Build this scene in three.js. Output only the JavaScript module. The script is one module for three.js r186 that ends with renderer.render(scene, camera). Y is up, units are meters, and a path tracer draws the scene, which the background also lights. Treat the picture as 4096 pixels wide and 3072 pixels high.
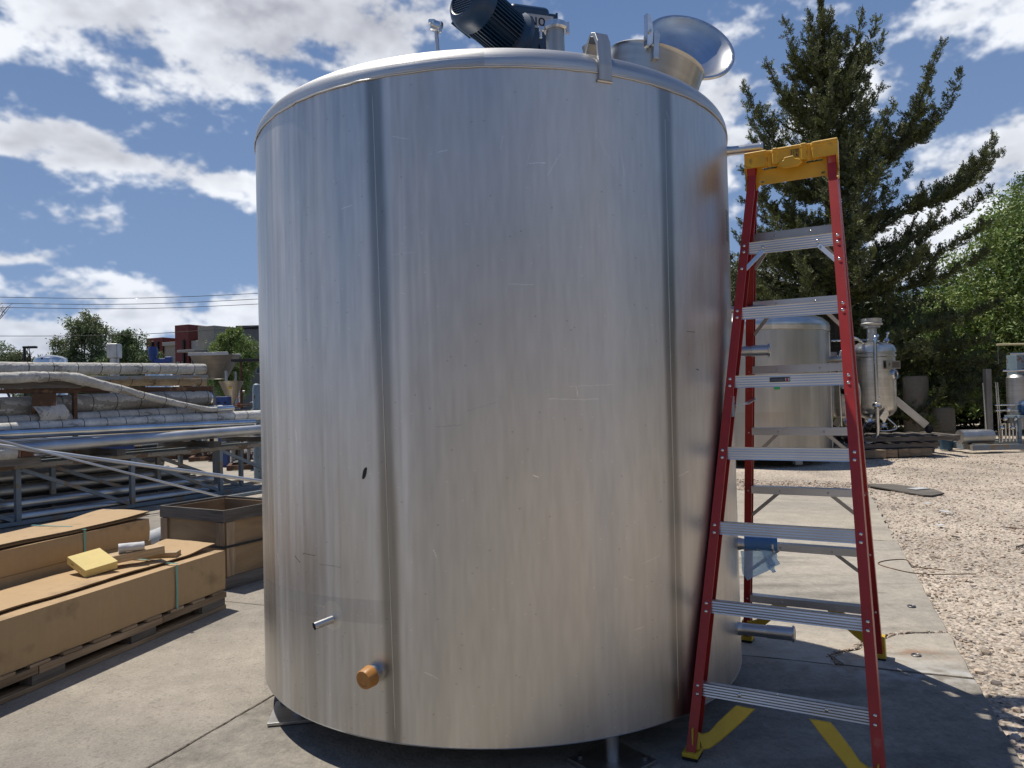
import * as THREE from 'three';
import { mergeGeometries, toCreasedNormals } from 'three/addons/utils/BufferGeometryUtils.js';
import { RoundedBoxGeometry } from 'three/addons/geometries/RoundedBoxGeometry.js';

// ---------------------------------------------------------------- camera, sky, sun, exposure
const scene = new THREE.Scene();
const camera = new THREE.PerspectiveCamera(54.8, 1024 / 768, 0.05, 900);
camera.rotation.order = 'YXZ';
camera.position.set(0, 1.47, 0);
camera.rotation.set(0.9 * Math.PI / 180, 0, -1.4 * Math.PI / 180);
scene.add(camera);
const renderer = new THREE.WebGLRenderer({ antialias: true });
renderer.setSize(1024, 768);
renderer.toneMapping = THREE.LinearToneMapping;
renderer.toneMappingExposure = 1.0;
renderer.shadowMap.enabled = true;
const sunTo = new THREE.Vector3(-0.324, 1, -0.209).normalize();
const sun = new THREE.DirectionalLight(new THREE.Color().setRGB(1, 0.945, 0.85), 5.0);
sun.position.copy(sunTo).multiplyScalar(60);
sun.castShadow = true;
sun.shadow.mapSize.set(4096, 4096);
Object.assign(sun.shadow.camera, { left: -45, right: 45, top: 45, bottom: -45, near: 1, far: 160 });
scene.add(sun, sun.target);

// ---------------------------------------------------------------- noise
function mulberry(a) { return () => { a |= 0; a = a + 0x6D2B79F5 | 0; let t = Math.imul(a ^ a >>> 15, 1 | a); t = t + Math.imul(t ^ t >>> 7, 61 | t) ^ t; return ((t ^ t >>> 14) >>> 0) / 4294967296; }; }
const rnd = mulberry(4711);
const rr = (a, b) => a + (b - a) * rnd();
const pick = (a) => a[Math.floor(rnd() * a.length)];
const clamp = (x, a = 0, b = 1) => Math.min(b, Math.max(a, x));
const lerp = (a, b, t) => a + (b - a) * t;
const sstep = (a, b, x) => { const t = clamp((x - a) / (b - a)); return t * t * (3 - 2 * t); };
function hash3(x, y, z) { let h = Math.imul(x, 374761393) ^ Math.imul(y, 668265263) ^ Math.imul(z, 2147483647 ^ 1013904223); h = Math.imul(h ^ h >>> 13, 1274126177); h = Math.imul(h ^ h >>> 16, 2246822519); return ((h ^ h >>> 15) >>> 0) / 4294967296; }
function n3(x, y, z) {
  const X = Math.floor(x), Y = Math.floor(y), Z = Math.floor(z); let a = x - X, b = y - Y, c = z - Z;
  a = a * a * (3 - 2 * a); b = b * b * (3 - 2 * b); c = c * c * (3 - 2 * c);
  const l = (p, q, t) => p + (q - p) * t;
  return l(l(l(hash3(X, Y, Z), hash3(X + 1, Y, Z), a), l(hash3(X, Y + 1, Z), hash3(X + 1, Y + 1, Z), a), b), l(l(hash3(X, Y, Z + 1), hash3(X + 1, Y, Z + 1), a), l(hash3(X, Y + 1, Z + 1), hash3(X + 1, Y + 1, Z + 1), a), b), c);
}
function f3(x, y, z, o) { let s = 0, a = 0.5, t = 0; for (let i = 0; i < o; i++) { s += a * n3(x, y, z); t += a; a *= 0.5; x = x * 2.03 + 17.1; y = y * 2.03 + 5.3; z = z * 2.03 + 9.7; } return s / t; }
function fg(x, y, z, o, g) { let s = 0, a = 1, t = 0; for (let i = 0; i < o; i++) { s += a * n3(x, y, z); t += a; a *= g; x = x * 2.07 + 3.1; y = y * 2.07 + 8.3; z = z * 2.07 + 1.7; } return s / t; }
// tiling noise: px, py are whole periods
function n2p(x, y, px, py, s) {
  const X = Math.floor(x), Y = Math.floor(y); let a = x - X, b = y - Y; a = a * a * (3 - 2 * a); b = b * b * (3 - 2 * b);
  const m = (v, p) => ((v % p) + p) % p, x0 = m(X, px), x1 = m(X + 1, px), y0 = m(Y, py), y1 = m(Y + 1, py);
  const p = hash3(x0, y0, s), q = hash3(x1, y0, s), r = hash3(x0, y1, s), t = hash3(x1, y1, s);
  return lerp(lerp(p, q, a), lerp(r, t, a), b);
}
function f2p(u, v, px, py, o, s = 1) { let r = 0, a = 0.5, t = 0; for (let i = 0; i < o; i++) { r += a * n2p(u * px, v * py, px, py, s + i); t += a; a *= 0.5; px *= 2; py *= 2; } return r / t; }

// ---------------------------------------------------------------- sky: air and clouds, by direction
{
  const W = 4096, H = 2048, data = new Float32Array(W * H * 4);
  const blob = (az, el, a0, e0, wa, we, rot) => { const c = Math.cos(rot), s = Math.sin(rot), x = az - a0, y = el - e0, p = (x * c + y * s) / wa, q = (-x * s + y * c) / we; return Math.exp(-(p * p + q * q)); };
  for (let j = 0; j < H; j++) {
    const el = (j + 0.5) / H * Math.PI - Math.PI / 2, ed = el * 180 / Math.PI;
    for (let i = 0; i < W; i++) {
      const k = (j * W + i) * 4; data[k + 3] = 1;
      if (ed < 0) { data[k] = 0.30; data[k + 1] = 0.36; data[k + 2] = 0.44; continue; }
      const ph = ((i + 0.5) / W - 0.5) * 2 * Math.PI, ce = Math.cos(el), x = ce * Math.cos(ph), y = Math.sin(el), z = ce * Math.sin(ph);
      let az = Math.atan2(x, -z) * 180 / Math.PI;                    // degrees right of the way the camera looks
      const t = Math.pow(1 - y, 1.65);
      let r = lerp(0.052, 0.275, t), g = lerp(0.118, 0.41, t), b = lerp(0.31, 0.645, t);
      const mu = x * sunTo.x + y * sunTo.y + z * sunTo.z, glow = Math.pow(Math.max(0, mu), 60) * 0.3; r += glow; g += glow; b += glow;
      // clouds
      const cx = x / (y + 0.16), cz = z / (y + 0.16);
      const warp = (n3(cx * 1.7, 3, cz * 1.7) - 0.5) * 7, warp2 = (f3(x * 9, y * 16, z * 9, 4) - 0.5);
      const A = az + warp2 * 9, E = ed + warp2 * 5 + warp * 0.15;
      let m = 0;
      m = Math.max(m, 1.7 * blob(A, E, -26, 30.6, 21, 8.2, 0.05), 1.5 * blob(A, E, -9, 30.2, 10, 7.2, 0.1));          // the big bank, upper left
      m = Math.max(m, 1.25 * blob(A, E, -31, 17.0, 9, 1.75, -0.12), 1.5 * blob(A, E, -18.5, 14.6, 8.6, 2.0, -0.16));          // the band below it
      m = Math.max(m, 1.35 * blob(A, E, -27, 3.6, 26, 4.2, 0), 0.8 * blob(A, E, -34, 9.6, 3.4, 0.9, 0));         // low bank over the trees
      m = Math.max(m, 0.95 * blob(A, E, 16, 19.5, 5.5, 7, 0.3), 0.70 * blob(A, E, 25.5, 19.2, 9, 3.0, 0.42), 0.74 * blob(A, E, 27, 29.5, 12, 2.6, 0.12), 0.72 * blob(A, E, 34, 25, 8, 4.2, 0.35));
      m = Math.max(m, 1.1 * blob(A, E, 32.5, 13.0, 6.5, 4.2, 0.25), 0.95 * blob(A, E, 28, 8, 12, 3.4, 0));
      const off = sstep(34, 60, Math.abs(az)) + sstep(36, 50, ed);
      const far = f3(cx * 0.55 + 4, 1.5, cz * 0.55 + 8, 4);
      m = Math.max(m, clamp(off) * sstep(0.50, 0.74, far) * 0.95);
      const det = f3(cx * 3.1, 7.3, cz * 3.1, 6), fine = fg(x * 15, y * 27, z * 15, 6, 0.66), bill = (f) => 1 - Math.abs(2 * f3(x * f + 3, y * f * 1.7, z * f, 4) - 1), puff = bill(10), puff2 = bill(27);
      let den = m * 0.92 + (det - 0.5) * 1.25 + (fine - 0.5) * 2.1 + (puff - 0.7) * 0.6 + (puff2 - 0.7) * 0.35 - 0.46;
      const cov = sstep(-0.06, 0.50, den);
      if (cov > 0) {
        const lump = f3(cx * 2.2 + 30, 2.2, cz * 2.2 - 12, 5), thick = sstep(0.2, 1.0, den);
        let lum = lerp(0.80, 0.66, thick) + (lump - 0.5) * 0.75 + (puff - 0.7) * 0.42 + (puff2 - 0.7) * 0.34 + (fine - 0.5) * 0.5;
        lum = clamp(lum, 0.36, 1.0);
        const cr = lum * 0.955, cg = lum * 0.985, cb = lum * (1.06 - 0.05 * lum) + 0.03;
        const c = cov * lerp(0.96, 0.8, sstep(12, 2, ed));
        r = lerp(r, cr, c); g = lerp(g, cg, c); b = lerp(b, cb, c);
      }
      data[k] = r; data[k + 1] = g; data[k + 2] = b;
    }
  }
  const sky = new THREE.DataTexture(data, W, H, THREE.RGBAFormat, THREE.FloatType);
  sky.mapping = THREE.EquirectangularReflectionMapping; sky.magFilter = THREE.LinearFilter; sky.colorSpace = THREE.LinearSRGBColorSpace; sky.needsUpdate = true;
  scene.background = sky; scene.environment = sky;
}

// ---------------------------------------------------------------- helpers
const V = (x, y, z) => new THREE.Vector3(x, y, z);
const used = new Map();
function numbered(n) { const k = used.get(n) || 0; used.set(n, k + 1); return k ? `${n}_${String(k).padStart(3, '0')}` : n; }
function tag(o, label, category, group) { o.userData.label = label; o.userData.category = category; if (group) o.userData.group = group; return o; }
function thing(name, label, category, pos = [0, 0, 0], turn = 0, group) {
  const o = new THREE.Group(); o.name = numbered(name); o.position.set(...pos); o.rotation.y = turn; scene.add(o); return tag(o, label, category, group);
}
function mesh(name, geo, mat, parent) {
  const m = new THREE.Mesh(Array.isArray(geo) ? merge(geo) : geo, mat); m.name = name; m.castShadow = m.receiveShadow = true; (parent || scene).add(m); if (!parent) m.name = numbered(name); return m;
}
function struct(name, geo, mat) { const m = mesh(name, geo, mat); m.userData.kind = 'structure'; return m; }
function merge(list) { return mergeGeometries(list.map((g) => { g = g.index ? g.toNonIndexed() : g; for (const k of Object.keys(g.attributes)) if (!['position', 'normal', 'uv'].includes(k)) g.deleteAttribute(k); return g; })); }
// box-projected uv in metres; o shifts, ax: axis the grain runs along (becomes u)
function uvBox(g, ax = 0, o = 0) {
  g = g.index ? g.toNonIndexed() : g; if (!g.attributes.normal) g.computeVertexNormals();
  const p = g.attributes.position, uv = new Float32Array(p.count * 2), a = V(), b = V(), c = V(), n = V();
  for (let i = 0; i < p.count; i += 3) {
    a.fromBufferAttribute(p, i); b.fromBufferAttribute(p, i + 1); c.fromBufferAttribute(p, i + 2);
    n.copy(b).sub(a).cross(c.clone().sub(a)); const q = [Math.abs(n.x), Math.abs(n.y), Math.abs(n.z)], d = q.indexOf(Math.max(...q));
    const [s, t] = d === ax ? [(ax + 1) % 3, (ax + 2) % 3] : [ax, 3 - ax - d];
    for (let k = 0; k < 3; k++) { const v = [p.getX(i + k), p.getY(i + k), p.getZ(i + k)]; uv[(i + k) * 2] = v[s] + o; uv[(i + k) * 2 + 1] = v[t] + o * 0.37; }
  }
  g.setAttribute('uv', new THREE.BufferAttribute(uv, 2)); return g;
}
let boxSeed = 0;
function box(w, h, d, x = 0, y = 0, z = 0, bevel = 0.003) {
  const g = bevel > 0 ? new RoundedBoxGeometry(w, h, d, 1, Math.min(bevel, w * 0.45, h * 0.45, d * 0.45)) : new THREE.BoxGeometry(w, h, d);
  const ax = w >= h && w >= d ? 0 : h >= d ? 1 : 2; boxSeed += 0.613;
  return uvBox(g, ax, boxSeed).translate(x, y, z);
}
function basis(dir, up = V(0, 1, 0)) { const y = dir.clone().normalize(); let x = up.clone().cross(y); if (x.lengthSq() < 1e-8) x = V(1, 0, 0).cross(y); x.normalize(); return new THREE.Matrix4().makeBasis(x, y, x.clone().cross(y)); }
function rod(a, b, r, seg = 14, r2 = r, caps = true) {                       // straight round bar or pipe, uv in metres
  const d = b.clone().sub(a), L = d.length(), g = new THREE.CylinderGeometry(r2, r, L, seg, 1, !caps); const uv = g.attributes.uv; boxSeed += 0.613;
  for (let i = 0; i < uv.count; i++) uv.setXY(i, uv.getY(i) * L + boxSeed, uv.getX(i) * 2 * Math.PI * Math.max(r, r2));
  return g.applyMatrix4(basis(d)).translate((a.x + b.x) / 2, (a.y + b.y) / 2, (a.z + b.z) / 2);
}
function bar(a, b, w, t, up = V(0, 1, 0), bevel = 0.002) {                   // square bar from a to b: w across, t along "up"
  const d = b.clone().sub(a), L = d.length(); const g = box(w, L, t, 0, 0, 0, bevel);
  return g.applyMatrix4(basis(d, up)).translate((a.x + b.x) / 2, (a.y + b.y) / 2, (a.z + b.z) / 2);
}
function ring(profile, seg = 48) {                                           // revolve [r, y] pairs, uv in metres, soft where shallow
  const pts = profile.map((p) => new THREE.Vector2(...p)), g = new THREE.LatheGeometry(pts, seg), uv = g.attributes.uv; let rm = 0; for (const p of pts) rm = Math.max(rm, p.x);
  const len = [0]; for (let i = 1; i < pts.length; i++) len.push(len[i - 1] + pts[i].distanceTo(pts[i - 1]));
  for (let i = 0; i < uv.count; i++) uv.setXY(i, uv.getX(i) * 2 * Math.PI * rm, len[i % pts.length]);
  return toCreasedNormals(g, 0.6);
}
function tube(points, r, seg = 24, rad = 10) {
  const c = new THREE.CatmullRomCurve3(points, false, 'centripetal'), L = c.getLength(), g = new THREE.TubeGeometry(c, seg, r, rad, false), uv = g.attributes.uv;
  for (let i = 0; i < uv.count; i++) uv.setXY(i, uv.getX(i) * L, uv.getY(i) * 2 * Math.PI * r); return g;
}
function prism(outline, depth, bevel = 0.002) { const s = new THREE.Shape(outline.map((p) => new THREE.Vector2(...p))); return uvBox(new THREE.ExtrudeGeometry(s, { depth, bevelEnabled: bevel > 0, bevelThickness: bevel, bevelSize: bevel, bevelSegments: 1, curveSegments: 8 })); }

// ---------------------------------------------------------------- textures (each covers "size" metres)
function tex(w, h, size, fn, srgb = true, sizeV = size) {
  const d = new Uint8Array(w * h * 4);
  for (let j = 0; j < h; j++) for (let i = 0; i < w; i++) { const c = fn(i / w, j / h, i, j), k = (j * w + i) * 4; if (typeof c === 'number') { d[k] = d[k + 1] = d[k + 2] = clamp(c) * 255; } else { d[k] = clamp(c[0]) * 255; d[k + 1] = clamp(c[1]) * 255; d[k + 2] = clamp(c[2]) * 255; } d[k + 3] = 255; }
  const t = new THREE.DataTexture(d, w, h, THREE.RGBAFormat); t.wrapS = t.wrapT = THREE.RepeatWrapping; t.magFilter = THREE.LinearFilter; t.minFilter = THREE.LinearMipmapLinearFilter; t.generateMipmaps = true;
  if (srgb) t.colorSpace = THREE.SRGBColorSpace; if (size) t.repeat.set(1 / size, 1 / sizeV); t.needsUpdate = true; return t;
}
const sr = (v) => v <= 0.0031308 ? v * 12.92 : 1.055 * Math.pow(v, 1 / 2.4) - 0.055;
const S = (r, g, b) => [sr(r), sr(g), sr(b)];
const mul = (c, k) => [c[0] * k, c[1] * k, c[2] * k];
const mix3 = (a, b, t) => [lerp(a[0], b[0], t), lerp(a[1], b[1], t), lerp(a[2], b[2], t)];
const ALB = 0.66;
const Std = (o) => { const m = new THREE.MeshStandardMaterial(o); if (m.metalness < 0.5) m.color.multiplyScalar(ALB); return m; };
const lin = (r, g, b) => new THREE.Color().setRGB(r, g, b);

// concrete: broom texture, stains, specks
const concreteMap = tex(1024, 1024, 4.6, (u, v) => {
  const a = f2p(u, v, 3, 3, 5, 11), b = f2p(u, v, 40, 40, 4, 23), sp = f2p(u, v, 260, 260, 2, 31), st = f2p(u, v, 5, 24, 4, 77);
  let k = 0.80 + (a - 0.5) * 0.42 + (b - 0.5) * 0.30 + (sp - 0.5) * 0.30 + (st - 0.5) * 0.16;
  const px = hash3(Math.round(u * 1024), Math.round(v * 1024), 77); k *= 0.86 + px * 0.28; if (sp > 0.70) k *= 0.74; if (sp < 0.27) k *= 1.16; if (px > 0.985) k *= 0.6;
  const w = clamp(0.5 + (a - 0.5) * 1.6);
  return S(...mul(mix3([0.40, 0.365, 0.315], [0.455, 0.40, 0.325], w), k));
});
const concreteBump = tex(512, 512, 1.15, (u, v) => f2p(u, v, 120, 120, 2, 5) * 0.6 + f2p(u, v, 18, 18, 3, 9) * 0.4, false);
const matConcrete = Std({ map: concreteMap, bumpMap: concreteBump, bumpScale: 0.004, roughness: 0.92 });
const matConcreteSide = Std({ map: concreteMap, color: lin(0.75, 0.72, 0.7), roughness: 0.97, bumpMap: concreteBump, bumpScale: 0.01 });
// gravel ground
const gravelMap = tex(1024, 1024, 3.1, (u, v) => {
  const a = f2p(u, v, 4, 4, 4, 3), b = f2p(u, v, 90, 90, 3, 13), c = f2p(u, v, 200, 200, 2, 19);
  return S(...mul(mix3([0.80, 0.67, 0.53], [0.98, 0.83, 0.67], clamp(b * 1.6 - 0.3)), 0.72 + (a - 0.5) * 0.5 + (c - 0.5) * 0.9));
});
const gravelBump = tex(512, 512, 1.6, (u, v) => Math.pow(f2p(u, v, 70, 70, 3, 43), 1.4), false);
const matGravel = Std({ map: gravelMap, bumpMap: gravelBump, bumpScale: 0.03, roughness: 0.97 });
const asphaltMap = tex(512, 512, 3, (u, v) => S(...mul([0.20, 0.195, 0.19], 0.75 + (f2p(u, v, 3, 3, 4, 7) - 0.5) * 0.5 + (f2p(u, v, 120, 120, 2, 8) - 0.5) * 0.9)));
const matAsphalt = Std({ map: asphaltMap, roughness: 0.95 });
// wood: grain runs along u
function woodTex(c0, c1, seed, grey = 0) {
  return tex(512, 512, 1.1, (u, v) => {
    const w = f2p(u, v, 2, 5, 3, seed), g = f2p(u + w * 0.04, v + w * 0.05, 3, 46, 3, seed + 4), f = f2p(u, v, 8, 160, 2, seed + 7), st = f2p(u, v, 4, 6, 4, seed + 9);
    const k = clamp(g * 1.5 - 0.3); let c = mix3(c0, c1, k); c = mul(c, 0.82 + (f - 0.5) * 0.5 + (st - 0.5) * 0.5);
    const q = (c[0] + c[1] + c[2]) / 3; return S(...mix3(c, [q, q, q * 0.97], grey));
  });
}
const woodBump = tex(512, 512, 1.1, (u, v) => f2p(u, v, 4, 90, 3, 61), false);
const W = (map, k = 1) => Std({ map, color: lin(k, k, k), bumpMap: woodBump, bumpScale: 0.0025, roughness: 0.85 });
const fresh = woodTex([0.84, 0.62, 0.38], [0.66, 0.45, 0.25], 100), mid = woodTex([0.58, 0.41, 0.25], [0.40, 0.265, 0.15], 120, 0.08), old = woodTex([0.33, 0.27, 0.21], [0.20, 0.16, 0.125], 140, 0.35);
const matFresh = [W(fresh, 1), W(fresh, 0.86), W(fresh, 1.1)], matMid = [W(mid, 1), W(mid, 0.85), W(mid, 1.12)], matOld = [W(old, 1), W(old, 0.8), W(old, 1.15)];
const plyMap = tex(512, 512, 1.3, (u, v) => { const w = f2p(u, v, 2, 2, 3, 201), g = f2p(u + w * 0.12, v + w * 0.2, 2, 14, 4, 207), d = f2p(u, v, 3, 3, 4, 215); return S(...mul(mix3([0.66, 0.45, 0.24], [0.42, 0.27, 0.14], clamp(g * 2 - 0.55)), 0.75 + (d - 0.5) * 0.7)); });
const matPly = Std({ map: plyMap, roughness: 0.8, bumpMap: woodBump, bumpScale: 0.002 });
const cardMap = tex(512, 512, 1.6, (u, v) => { const a = f2p(u, v, 3, 3, 4, 301), b = f2p(u, v, 150, 3, 2, 307), c = f2p(u, v, 12, 12, 4, 311), sp = f2p(u, v, 60, 60, 2, 313); let k = 0.92 + (a - 0.5) * 0.22 + (b - 0.5) * 0.07 + (sp - 0.5) * 0.06; if (c > 0.64) k *= 1 - (c - 0.64) * 1.6; return S(...mul([0.66, 0.45, 0.24], k)); });
const cardBump = tex(256, 256, 0.8, (u, v) => 0.5 + 0.15 * Math.sin(u * Math.PI * 2 * 90) + f2p(u, v, 4, 4, 3, 12) * 0.35, false);
const matCard = Std({ map: cardMap, roughness: 0.88, bumpMap: cardBump, bumpScale: 0.0015 });
const matCardEdge = Std({ map: tex(256, 64, 0.3, (u, v) => S(...mul([0.27, 0.17, 0.085], 0.55 + 0.6 * Math.pow(Math.abs(Math.sin(u * Math.PI * 40)), 2))), true, 0.012), roughness: 0.95 });
// metals
const brushed = tex(512, 512, 0.9, (u, v) => f2p(u, v, 3, 120, 3, 401) * 0.6 + f2p(u, v, 6, 6, 4, 403) * 0.4, false);
const streak = tex(512, 512, 1.4, (u, v) => S(...mul([0.80, 0.80, 0.80], 0.86 + (f2p(u, v, 5, 5, 4, 411) - 0.5) * 0.45 + (f2p(u, v, 3, 70, 3, 415) - 0.5) * 0.22)));
const metal = (c, rough, extra = {}) => Std({ color: lin(...c), map: streak, metalness: 1, roughness: rough, roughnessMap: null, ...extra });
const matSteel = metal([0.80, 0.79, 0.77], 0.34), matSteelDull = metal([0.62, 0.61, 0.585], 0.46), matPolished = metal([0.9, 0.9, 0.9], 0.16), matAlu = metal([0.93, 0.93, 0.94], 0.38, { bumpMap: brushed, bumpScale: 0.0004 }), matGalv = metal([0.80, 0.81, 0.82], 0.5), matDarkSteel = metal([0.30, 0.30, 0.31], 0.45);
const paintMap = (c, seed, wear, wc) => tex(256, 256, 0.9, (u, v) => { const a = f2p(u, v, 4, 4, 5, seed), b = f2p(u, v, 24, 24, 3, seed + 5); let q = mul(c, 0.85 + (a - 0.5) * 0.35 + (b - 0.5) * 0.2); if (wear && a * 0.65 + b * 0.35 > wear) q = mix3(q, wc, clamp((a * 0.65 + b * 0.35 - wear) * 16)); return S(...q); });
const paint = (c, seed, rough = 0.5, wear = 0, wc = [0.2, 0.1, 0.05]) => Std({ map: paintMap(c, seed, wear, wc), roughness: rough });
const matRackPaint = paint([0.34, 0.40, 0.44], 501, 0.62, 0.56, [0.36, 0.27, 0.18]), matRail = paint([0.50, 0.43, 0.33], 507, 0.75, 0.5, [0.24, 0.15, 0.09]), matRust = paint([0.16, 0.085, 0.05], 511, 0.9, 0.55, [0.30, 0.17, 0.09]);
const matRed = paint([0.56, 0.030, 0.022], 521, 0.42, 0.70, [0.55, 0.14, 0.10]), matYellow = paint([0.98, 0.64, 0.045], 527, 0.5, 0.70, [0.36, 0.26, 0.07]);
const matCap = new THREE.MeshPhysicalMaterial({ map: matYellow.map, roughness: 0.5, transmission: 0.42, thickness: 0, side: THREE.DoubleSide });
const matMotor = paint([0.022, 0.075, 0.16], 531, 0.38, 0.68, [0.03, 0.05, 0.08]), matBlue = paint([0.03, 0.085, 0.33], 537, 0.5), matSkyBlue = paint([0.30, 0.40, 0.47], 541, 0.55, 0.66);
const matBlack = paint([0.022, 0.022, 0.024], 545, 0.7), matRubber = Std({ color: lin(0.018, 0.018, 0.019), roughness: 0.9 });
const matWhite = paint([0.74, 0.74, 0.73], 549, 0.7), matStrap = Std({ color: lin(0.20, 0.50, 0.44), roughness: 0.35 }), matOrange = paint([0.62, 0.27, 0.055], 553, 0.45);
const wrapMap = tex(512, 512, 1.2, (u, v) => { const a = f2p(u, v, 5, 5, 5, 561), b = f2p(u, v, 46, 46, 3, 563), c = f2p(u, v, 3, 9, 4, 567); let k = 0.86 + (a - 0.5) * 0.5 + (b - 0.5) * 0.35; let q = mul([0.84, 0.80, 0.72], k); if (c + b * 0.3 > 0.74) q = mix3(q, [0.14, 0.115, 0.085], 0.55); return S(...q); });
const wrapBump = tex(256, 256, 0.6, (u, v) => f2p(u, v, 14, 14, 4, 571), false);
const matWrap = [Std({ map: wrapMap, bumpMap: wrapBump, bumpScale: 0.012, roughness: 0.95 }), Std({ map: wrapMap, color: lin(1.25, 1.27, 1.3), bumpMap: wrapBump, bumpScale: 0.01, roughness: 0.95 }), Std({ map: wrapMap, color: lin(0.62, 0.52, 0.40), bumpMap: wrapBump, bumpScale: 0.014, roughness: 0.97 })];
const matBand = Std({ color: lin(0.06, 0.055, 0.05), roughness: 0.8, metalness: 0.3 });
// ================================================================ GROUND
// slab frame: c across (to the right), s along (away), both in metres; up is y
const slabM = new THREE.Matrix4().makeBasis(V(0.9274, 0, 0.374), V(0.374, 0, -0.9274), V(0, 1, 0));
const slabP = (c, s, y = 0) => V(0.9274 * c + 0.374 * s, y, 0.374 * c - 0.9274 * s);
{
  const g = new THREE.PlaneGeometry(900, 900, 1, 1).rotateX(-Math.PI / 2).translate(0, -0.045, -150), uv = g.attributes.uv, p = g.attributes.position;
  for (let i = 0; i < uv.count; i++) uv.setXY(i, p.getX(i), p.getZ(i));
  struct('ground', g, matGravel);
  // gravel lies a little higher and uneven beside the slab
  const N = 120, M = 150, gg = new THREE.PlaneGeometry(26, 34, N, M).rotateX(-Math.PI / 2), q = gg.attributes.position, u2 = gg.attributes.uv;
  for (let i = 0; i < q.count; i++) { const c = q.getX(i) + 13.69, s = q.getZ(i) * -1 + 9; const w = slabP(c, s); const h = -0.022 + (f3(w.x * 0.7, 2, w.z * 0.7, 3) - 0.5) * 0.05 + (f3(w.x * 4, 5, w.z * 4, 3) - 0.5) * 0.025; q.setXYZ(i, w.x, Math.min(h, c < 1.0 ? -0.006 : 0.02), w.z); u2.setXY(i, w.x, w.z); }
  gg.computeVertexNormals(); struct('gravel_yard', gg, matGravel);
  const a = new THREE.Shape([[-60, 15.8], [-4.6, 15.8], [-4.6, 80], [-60, 80]].map((v) => new THREE.Vector2(...v))), ag = new THREE.ExtrudeGeometry(a, { depth: 0.03, bevelEnabled: false }).applyMatrix4(slabM).translate(0, -0.04, 0);
  struct('asphalt_yard', ag, matAsphalt);
}
// a slab panel with slightly ragged edges: outline in (c, s)
const slab = new THREE.Group(); slab.name = 'concrete_pavement'; slab.userData.kind = 'structure'; scene.add(slab);
function ragged(pts, amp, step = 0.07) {
  const out = [];
  for (let i = 0; i < pts.length; i++) {
    const [a, b] = pts[i], [c, d] = pts[(i + 1) % pts.length], L = Math.hypot(c - a, d - b), n = Math.max(1, Math.min(46, Math.round(L / step)));
    for (let k = 0; k < n; k++) { const t = k / n, x = lerp(a, c, t), y = lerp(b, d, t), e = k ? amp * (f3(x * 5, y * 5, i, 3) - 0.5) * 2 + amp * 0.8 * (hash3(Math.round(x * 90), Math.round(y * 90), 3) - 0.5) : 0; out.push([x + e * (d - b) / L, y - e * (c - a) / L]); }
  }
  return out;
}
const matPale = Std({ map: concreteMap, bumpMap: concreteBump, bumpScale: 0.003, roughness: 0.92, color: lin(1.36, 1.36, 1.32) });
// the two panels right in front get stains of their own: lime bloom along the joint, rust, drag marks, hair cracks
function stained(s0, seed, pale) {
  const hair = []; const R = mulberry(seed); for (let k = 0; k < 5; k++) { let c = -2.2 + R() * 2.8, s = s0 + R() * 3.4, a = R() * 6.28; for (let i = 0; i < 70; i++) { hair.push([c, s]); a += (R() - 0.5) * 0.7; c += Math.cos(a) * 0.012; s += Math.sin(a) * 0.012; } }
  const N = 1024, mark = new Float32Array(N * N); for (const [c, s] of hair) { const i = Math.floor(((c / 3.252) % 1 + 1) % 1 * N), j = Math.floor(((s / 3.6) % 1 + 1) % 1 * N); mark[j * N + i] = 1; }
  return tex(N, N, 3.252, (u, v, i, j) => {
    const c = ((u - 0.2202 + 1) % 1) * 3.252 - 2.536, s = s0 + ((v - 0.1944 + 1) % 1) * 3.6;
    const a = f3(c * 0.9, s * 0.9, seed, 5), b = f3(c * 14, s * 14, seed + 3, 4), sp = hash3(i, j, seed) * 0.6 + n3(c * 90, s * 90, 1) * 0.4, dr = f3(c * 1.2 + s * 0.5, s * 7 - c * 2.6, seed + 9, 4), g = f3(c * 45, s * 45, 4, 2);
    let k = (pale ? 1.14 : 0.84) + (a - 0.5) * 0.5 + (b - 0.5) * 0.36 + (sp - 0.5) * 0.40 + (g - 0.5) * 0.26; if (dr > 0.58) k *= 1 - (dr - 0.58) * 1.5; if (sp > 0.93) k *= 0.72;
    let q = mul(mix3([0.40, 0.365, 0.31], [0.46, 0.405, 0.325], a), k);
    const lime = Math.max(0, 1 - Math.abs(s - 4.3) / (0.10 + 0.25 * a)) * sstep(-0.55, 0.2, c) * sstep(0.38, 0.62, b * 0.6 + a * 0.4); q = mix3(q, [0.62, 0.61, 0.58], clamp(lime * 0.9));
    const rust = Math.exp(-(((c - 0.42) / 0.22) ** 2) - (((s - 4.62) / 0.07) ** 2)) * sstep(0.4, 0.65, b); q = mix3(q, [0.34, 0.17, 0.08], clamp(rust * 0.7));
    if (mark[j * N + i]) q = mul(q, 0.55); return S(...q);
  }, true, 3.6);
}
const matNear = Std({ map: stained(0.7, 5, false), bumpMap: concreteBump, bumpScale: 0.004, roughness: 0.92 }), matFarPanel = Std({ map: stained(4.3, 8, true), bumpMap: concreteBump, bumpScale: 0.003, roughness: 0.92 });
function panel(pts, amp = 0.005, lift = 0, top = matConcrete) {
  const s = new THREE.Shape(ragged(pts, amp).map((p) => new THREE.Vector2(...p)));
  const g = new THREE.ExtrudeGeometry(s, { depth: 0.10, bevelEnabled: true, bevelThickness: 0.004, bevelSize: 0.004, bevelOffset: -0.004, bevelSegments: 1 });
  g.applyMatrix4(slabM).translate(0, -0.104 + lift, 0); mesh('panel', g, [top, matConcreteSide], slab);
}
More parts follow.
